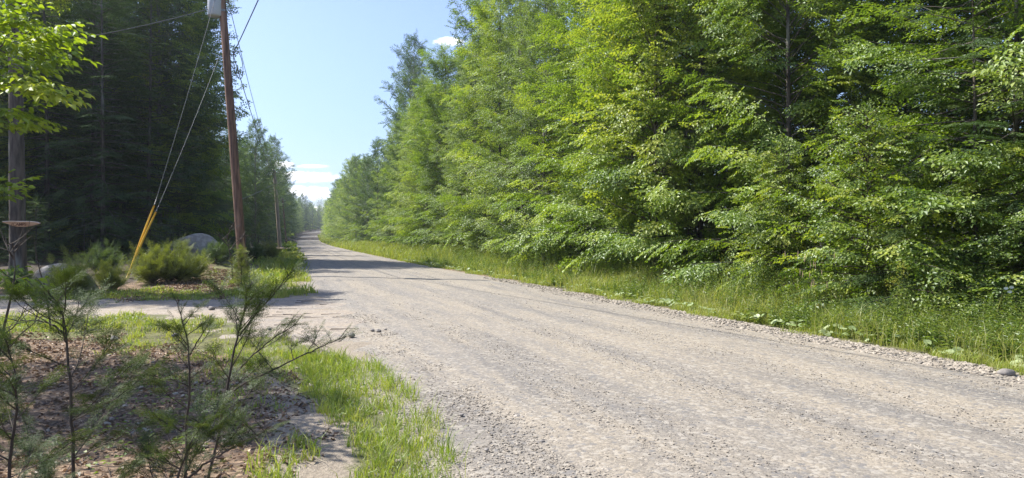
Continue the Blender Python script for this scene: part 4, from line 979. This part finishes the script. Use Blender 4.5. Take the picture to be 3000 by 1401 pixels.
def stalk(g, x, y, z, h, r, nl, L, W, t0, lean=.2, flower=None):
    az = r.uniform(0, 6.28); d = np.array([math.cos(az)*lean, math.sin(az)*lean, 1]); tt = np.linspace(0, 1, 5)[:, None]; pts = np.array([x, y, z])+d*h*tt*np.array([1, 1, 1])*(1-.0*tt); pts[:, :2] = np.array([x, y])+d[:2]*h*tt**2
    g.tube(pts, np.linspace(.005, .002, 5), 3, t0-.1, cap=False)
    u = np.linspace(.15, 1, nl); a_ = np.arange(nl)*2.4+r.uniform(0, 6); b = np.stack([np.interp(u, tt[:, 0], pts[:, c]) for c in range(3)], -1)
    dd = np.stack([np.cos(a_), np.sin(a_), r.uniform(-.1, .6, nl)+.5*u], -1); v, t, k = leaves(b, dd, np.tile([0, 0, 1.], (nl, 1))+r.normal(0, .2, (nl, 3)), L*(1.1-.6*u)*r.uniform(.8, 1.2, nl), W*(1.1-.5*u), 1, .12, .35)
    g.add(v, [t], np.clip(np.repeat(t0+r.normal(0, .12, nl), k), 0, 1))
g = Geo(); r = rnd(303)
for q in range(9000):
    y_ = 5*(60/5)**r.random(); o_ = r.uniform(.35, 3.8); x_ = float(xR(y_))+o_
    if pn(np.array([x_]), np.array([y_]), .8, 5)[0] < .35: continue
    h_ = r.uniform(.3, .9)*(.42+.27*o_); stalk(g, x_, y_, Z(x_, y_)-.02, h_, r, int(14+r.integers(0, 14)), r.uniform(.06, .15), r.uniform(.018, .042), r.uniform(.45, .98))
tag(g.build('verge_weeds', M['weed']), 'leafy weeds crowding the verge between the grass and the right-hand trees', 'weeds', None, 'stuff')
g = Geo(); r = rnd(404)
th8 = np.linspace(-2.75, 2.75, 9)
def round_leaf(x, y, z, s, t0):
    az = r.uniform(0, 6.28); nrm = unit(np.array([r.normal(0, .35), r.normal(-.15, .35), 1.0])); a = unit(np.cross(nrm, [math.cos(az), math.sin(az), 0])); b = np.cross(nrm, a)
    rad = s*(1-.15*np.cos(th8*1.0))*(1+.06*r.normal(0, 1, 9)); v = [np.array([x, y, z])]+[np.array([x, y, z])+a*rad[i]*math.cos(th8[i])+b*rad[i]*math.sin(th8[i])+nrm*s*.18*(1 if i % 2 else .6) for i in range(9)]
    g.add(v, [[(0, i, i+1) for i in range(1, 9)]], np.clip(t0+r.normal(0, .1), 0, 1))
for q in range(420):
    c = r.choice([7.9, 9.3, 11.2, 12.6, 13.0, 14.8, 15.8, 16.2, 18.5, 21, 23, 26.5, 29, 33, 36, 38, 41, 44]); y_ = c+r.normal(0, .22+.02*c); o_ = abs(r.normal(.28, .28)); x_ = float(xR(y_))+o_-.05
    round_leaf(x_, y_, Z(x_, y_)+r.uniform(.05, .18), r.uniform(.032, .075), r.uniform(.4, .8))
tag(g.build('coltsfoot_leaves', M['broad']), 'broad rounded pale green leaves spreading low along the right gravel edge', 'ground cover', None, 'stuff')
# distinct verge plants
def weed_plant(px_, Yd, h_, kind, label, seed):
    r = rnd(seed); X_ = (px_-1500)/F*Yd; z_ = Z(X_, Yd); e = empty({'gold': 'goldenrod', 'grass': 'tall_grass_tuft', 'daisy': 'daisy', 'leafy': 'tall_weed'}[kind], (X_, Yd, z_), label, {'gold': 'wildflower', 'daisy': 'wildflower', 'grass': 'grass tuft', 'leafy': 'weed'}[kind]); g, f = Geo(), Geo()
    if kind in ('gold', 'leafy'):
        for q in range(4):
            a, b = r.normal(0, .10, 2); hh = h_*r.uniform(.75, 1.05); stalk(g, a, b, -.02, hh, r, 30, .12, .022, .62, .10)
            if kind == 'gold':
                for s_ in range(26):
                    c = np.array([a, b, hh])+r.normal(0, 1, 3)*[.04, .04, .06]; f.add([c, c+[.018, 0, .006], c+[0, .018, .012], c+[-.01, -.01, .018]], [[(0, 1, 2), (0, 2, 3), (0, 3, 1)]], .5)
    elif kind == 'grass':
        for q in range(16):
            a, b = r.normal(0, .16, 2); hh = h_*r.uniform(.6, 1.05); p = np.array([(a, b, 0), (a+r.normal(0, .03), b, hh*.5), (a+r.normal(0, .06), b, hh)]); g.tube(p, [.0035, .003, .0018], 3, .7, cap=False); f.tube([p[2]-[0, 0, .12], p[2]-[0, 0, .06], p[2]], [.003, .007, .002], 5, .6)
    else:
        for q in range(3):
            a, b = r.normal(0, .12, 2); hh = h_*r.uniform(.85, 1.05); g.tube([(a, b, 0), (a, b, hh)], .003, 3, .5); c = np.array([a, b-.01, hh]); t_ = np.arange(12)*2*math.pi/12
            f.add([c]+[c+np.array([math.cos(k)*.035, -.012, math.sin(k)*.02+.01]) for k in t_], [[(0, i+1, (i+1) % 12+1) for i in range(12)]], .5)
    g.build('stems', M['weed'], e)
    if kind != 'leafy': f.build({'gold': 'blossom', 'grass': 'seed_heads', 'daisy': 'petals'}[kind], {'gold': M['gold'], 'grass': M['litter'], 'daisy': M['petal']}[kind], e)
weed_plant(2145, 14.4, 1.25, 'gold', 'tall yellowish goldenrod clump rising above the verge, left of the tall seeding grass', 1)
weed_plant(2640, 10.9, 1.15, 'gold', 'goldenrod clump in front of the bright young maple', 2)
weed_plant(2720, 10.6, 1.05, 'leafy', 'leafy upright weed clump right of the goldenrod before the young maple', 3)
weed_plant(2370, 12.4, 1.35, 'grass', 'tuft of very tall thin seeding grass against the dark hollow', 4)
weed_plant(2190, 14.2, 1.15, 'leafy', 'dark leafy weed clump right of the left goldenrod', 5)
weed_plant(2965, 10.0, 1.0, 'daisy', 'white daisies near the right frame edge above the weeds', 6)
weed_plant(1570, 22.0, 1.1, 'leafy', 'pale leafy weed clump sticking up from the middle of the verge', 7)
# leaf litter and twigs
g = Geo(); r = rnd(505)
lit = [[(-100, 985), (300, 985), (450, 1010), (620, 1040), (880, 1160), (960, 1250), (860, 1420), (-100, 1600)], [(430, 850), (600, 790), (710, 800), (740, 872), (560, 880), (250, 880)]]
x, y = sample(90000, -14, -.8, 3.2, 28, lit, 6); m = pn(x, y, 1.6, 3) > .22; x, y = x[m], y[m]; n = len(x)
b_ = np.stack([x, y, H(x, y)+near_noise(x, y)+r.uniform(0, .025, n)], -1); az = r.uniform(0, 6.28, n); d_ = np.stack([np.cos(az), np.sin(az), r.normal(0, .3, n)], -1)
v, t, k = leaves(b_, d_, np.tile([0, 0, 1.], (n, 1))+r.normal(0, .45, (n, 3)), r.uniform(.02, .065, n)*(1+y/30), r.uniform(.012, .035, n)*(1+y/30), 1, .3, .2)
g.add(v, [t], np.repeat(np.clip(r.normal(.42, .26, n), 0, 1), k))
tag(g.build('leaf_litter', M['litter']), 'dead brown leaves and chips littering the soil under the saplings', 'leaf litter', None, 'stuff')
g = Geo()
x, y = sample(1500, -8, -.8, 3.2, 26, lit, 8)
for a, b in zip(x, y):
    az = r.uniform(0, 3.14); l_ = r.uniform(.05, .28); z_ = Z(a, b)+float(near_noise(a, b))+.015; g.tube([(a, b, z_), (a+math.cos(az)*l_, b+math.sin(az)*l_, z_+r.uniform(0, .05))], [.004, .002], 3, cap=False)
x, y = sample(260, -7, -1, 9, 18, [[(560, 900), (900, 890), (1050, 1010), (800, 960)]], 9)
for a, b in zip(x[:40], y[:40]):
    az = r.uniform(-.4, .4); l_ = r.uniform(.15, .5); g.tube([(a, b, Z(a, b)+.035), (a+math.cos(az)*l_, b+math.sin(az)*l_, Z(a, b)+.04)], [.006, .003], 4, cap=False)
tag(g.build('fallen_twigs', M['twig']), 'small dead twigs scattered over the litter and the driveway mouth', 'twigs', None, 'stuff')
# low ground-cover leaves among the left grass
g = Geo(); r = rnd(606)
x, y = sample(26000, -14, -.6, 4, 22, [[(90, 872), (420, 850), (690, 860), (600, 884), (100, 890)], [(-50, 925), (600, 940), (500, 1000), (-50, 985)], [(960, 1080), (1200, 1130), (1300, 1420), (1010, 1420)], [(300, 1080), (700, 1150), (640, 1420), (200, 1420)]], 4)
m = pn(x, y, 1.8, 4) > .5; x, y = x[m], y[m]; n = len(x); b_ = np.stack([x, y, H(x, y)+near_noise(x, y)+r.uniform(.01, .09, n)], -1); az = r.uniform(0, 6.28, n)
v, t, k = leaves(b_, np.stack([np.cos(az), np.sin(az), r.uniform(-.2, .5, n)], -1), np.tile([0, 0, 1.], (n, 1))+r.normal(0, .3, (n, 3)), r.uniform(.02, .045, n)*(1+y/20), r.uniform(.014, .03, n)*(1+y/20), 1)
g.add(v, [t], np.repeat(np.clip(r.normal(.6, .2, n), 0, 1), k))
tag(g.build('ground_cover', M['weed']), 'small low clover-like leaves creeping between the grass at the left', 'ground cover', None, 'stuff')
# loose gravel
ico = np.array([(0, 0, 1.)]+[(math.cos(a)*.89, math.sin(a)*.89, .45) for a in np.arange(5)*1.2566]+[(math.cos(a+.628)*.89, math.sin(a+.628)*.89, -.45) for a in np.arange(5)*1.2566]+[(0, 0, -1.)])
icf = np.array([(0, i+1, (i+1) % 5+1) for i in range(5)]+[(i+1, i+6, (i+1) % 5+1) for i in range(5)]+[((i+1) % 5+1, i+6, (i+1) % 5+6) for i in range(5)]+[(11, (i+1) % 5+6, i+6) for i in range(5)])
def stones(g, x, y, s, r, zoff=0.0):
    n = len(x); sh = np.stack([r.uniform(.7, 1.3, n), r.uniform(.6, 1.1, n), r.uniform(.25, .6, n)], -1)*s[:, None]
    v = ico[None]*sh[:, None]*(1+r.normal(0, .11, (n, 12, 1))); az = r.uniform(0, 6.28, n); tl = r.normal(0, .25, n); c, s_ = np.cos(az), np.sin(az)
    v2 = v.copy(); v2[..., 2] += v[..., 0]*tl[:, None]; xx = v2[..., 0]*c[:, None]-v2[..., 1]*s_[:, None]; yy = v2[..., 0]*s_[:, None]+v2[..., 1]*c[:, None]
    z = H(x, y)+zoff+s*.15; w_ = np.stack([xx+x[:, None], yy+y[:, None], v2[..., 2]+z[:, None]], -1).reshape(-1, 3)
    f = (np.arange(n)[:, None, None]*12+icf[None]).reshape(-1, 3); g.add(w_, [f], np.repeat(np.clip(r.normal(.55, .25, n), 0, 1), 12))
def crown_z(x, y):
    u = (x-(xL(y)-.5))/(xR(y)-xL(y)+.85); e = np.minimum(u, 1-u); return np.where(e < 0, 0, .045*sstep(e, 0, .22)-.045*(1-sstep(e, 0, .07)))
g = Geo(); r = rnd(707)
def road_stones(n, y0, y1, u0, u1, s0, s1, p=2.2, thr=0, seed=1):
    y = y0*(y1/y0)**r.random(n); u = r.uniform(u0, u1, n); x = xL(y)+(xR(y)-xL(y))*u; m = pn(x, y, 1.2, seed) > thr; x, y = x[m], y[m]
    s = s0+(s1-s0)*r.random(len(x))**p*1.0; stones(g, x, y, s*(1+y/60), r, crown_z(x, y))
road_stones(26000, 4.2, 12, 0, 1, .003, .011, 4.0)
road_stones(2500, 11, 30, 0, 1, .006, .015, 4)
road_stones(15000, 4.2, 14, -.03, .22, .0045, .015, 3.6, .52, 2)
road_stones(11000, 6, 26, .88, 1.03, .012, .038, 1.6, .0, 3)
road_stones(3000, 6, 20, .84, .92, .007, .02, 2.5, .5, 3)
x, y = sample(30000, -16, -2, 9, 19, [[(-60, 882), (930, 872), (1060, 1000), (860, 995), (640, 945), (-60, 922)]], 12); stones(g, x, y, .005+.020*r.random(len(x))**3, r, .005)
x, y = sample(5000, -8, -.6, 3.6, 12, [[(300, 1000), (1000, 1050), (1280, 1420), (200, 1420)]], 13); m = r.random(len(x)) < .35; x, y = x[m], y[m]; stones(g, x, y, .006+.026*r.random(len(x))**2.5, r, .0)
tag(g.build('loose_gravel', M['stone']), 'loose tan and grey stones covering the gravel road and driveway', 'gravel', None, 'stuff')
# side track by the second pole, logs
sx_, sy_ = np.meshgrid(np.linspace(-62, -25, 40), np.linspace(0, 1, 9)); SY = 91+8*sy_-.22*(sx_+30)*0+.6*np.sin(sx_*.4)
m = sx_ < xL(SY)+1.5; SX = np.minimum(sx_, xL(SY)+1.2)
grid_obj('side_track', SX, SY, H(SX, SY)+.05, M['drive'], None, np.stack([SY, SX, 0*SX], -1))
for (a, b, lab) in ((P(770, 724, 80), P(862, 722, 84), 'long weathered log lying by the side track beyond the second pole'), (P(800, 731, 74), P(850, 735, 73), 'short pale log at the foot of the second pole')):
    a.z = Z(a.x, a.y)+.18; b.z = Z(b.x, b.y)+.18; g = Geo(); g.tube(np.array(a)+(np.array(b)-np.array(a))*np.linspace(0, 1, 6)[:, None]+rnd(3).normal(0, .03, (6, 3)), [.2, .19, .2, .17, .16, .14], 9); tag(g.build('fallen_log', M['log'], None, True), lab, 'log', 'logs near the second pole')

# ------------------------------------------------------------------ air
g = Geo(); add_box(g, (-720, -80, -3), (720, 830, 60)); m, n, out = new_mat('haze'); 
v = n.nt.nodes.new('ShaderNodeVolumePrincipled'); v.inputs['Color'].default_value = (.80, .90, 1.0, 1); v.inputs['Density'].default_value = .00042; v.inputs['Anisotropy'].default_value = .45
n.nt.links.new(v.outputs[0], out.inputs['Volume']); tag(g.build('haze', m), 'thin bluish summer haze filling the air along the road', None, None, 'stuff')
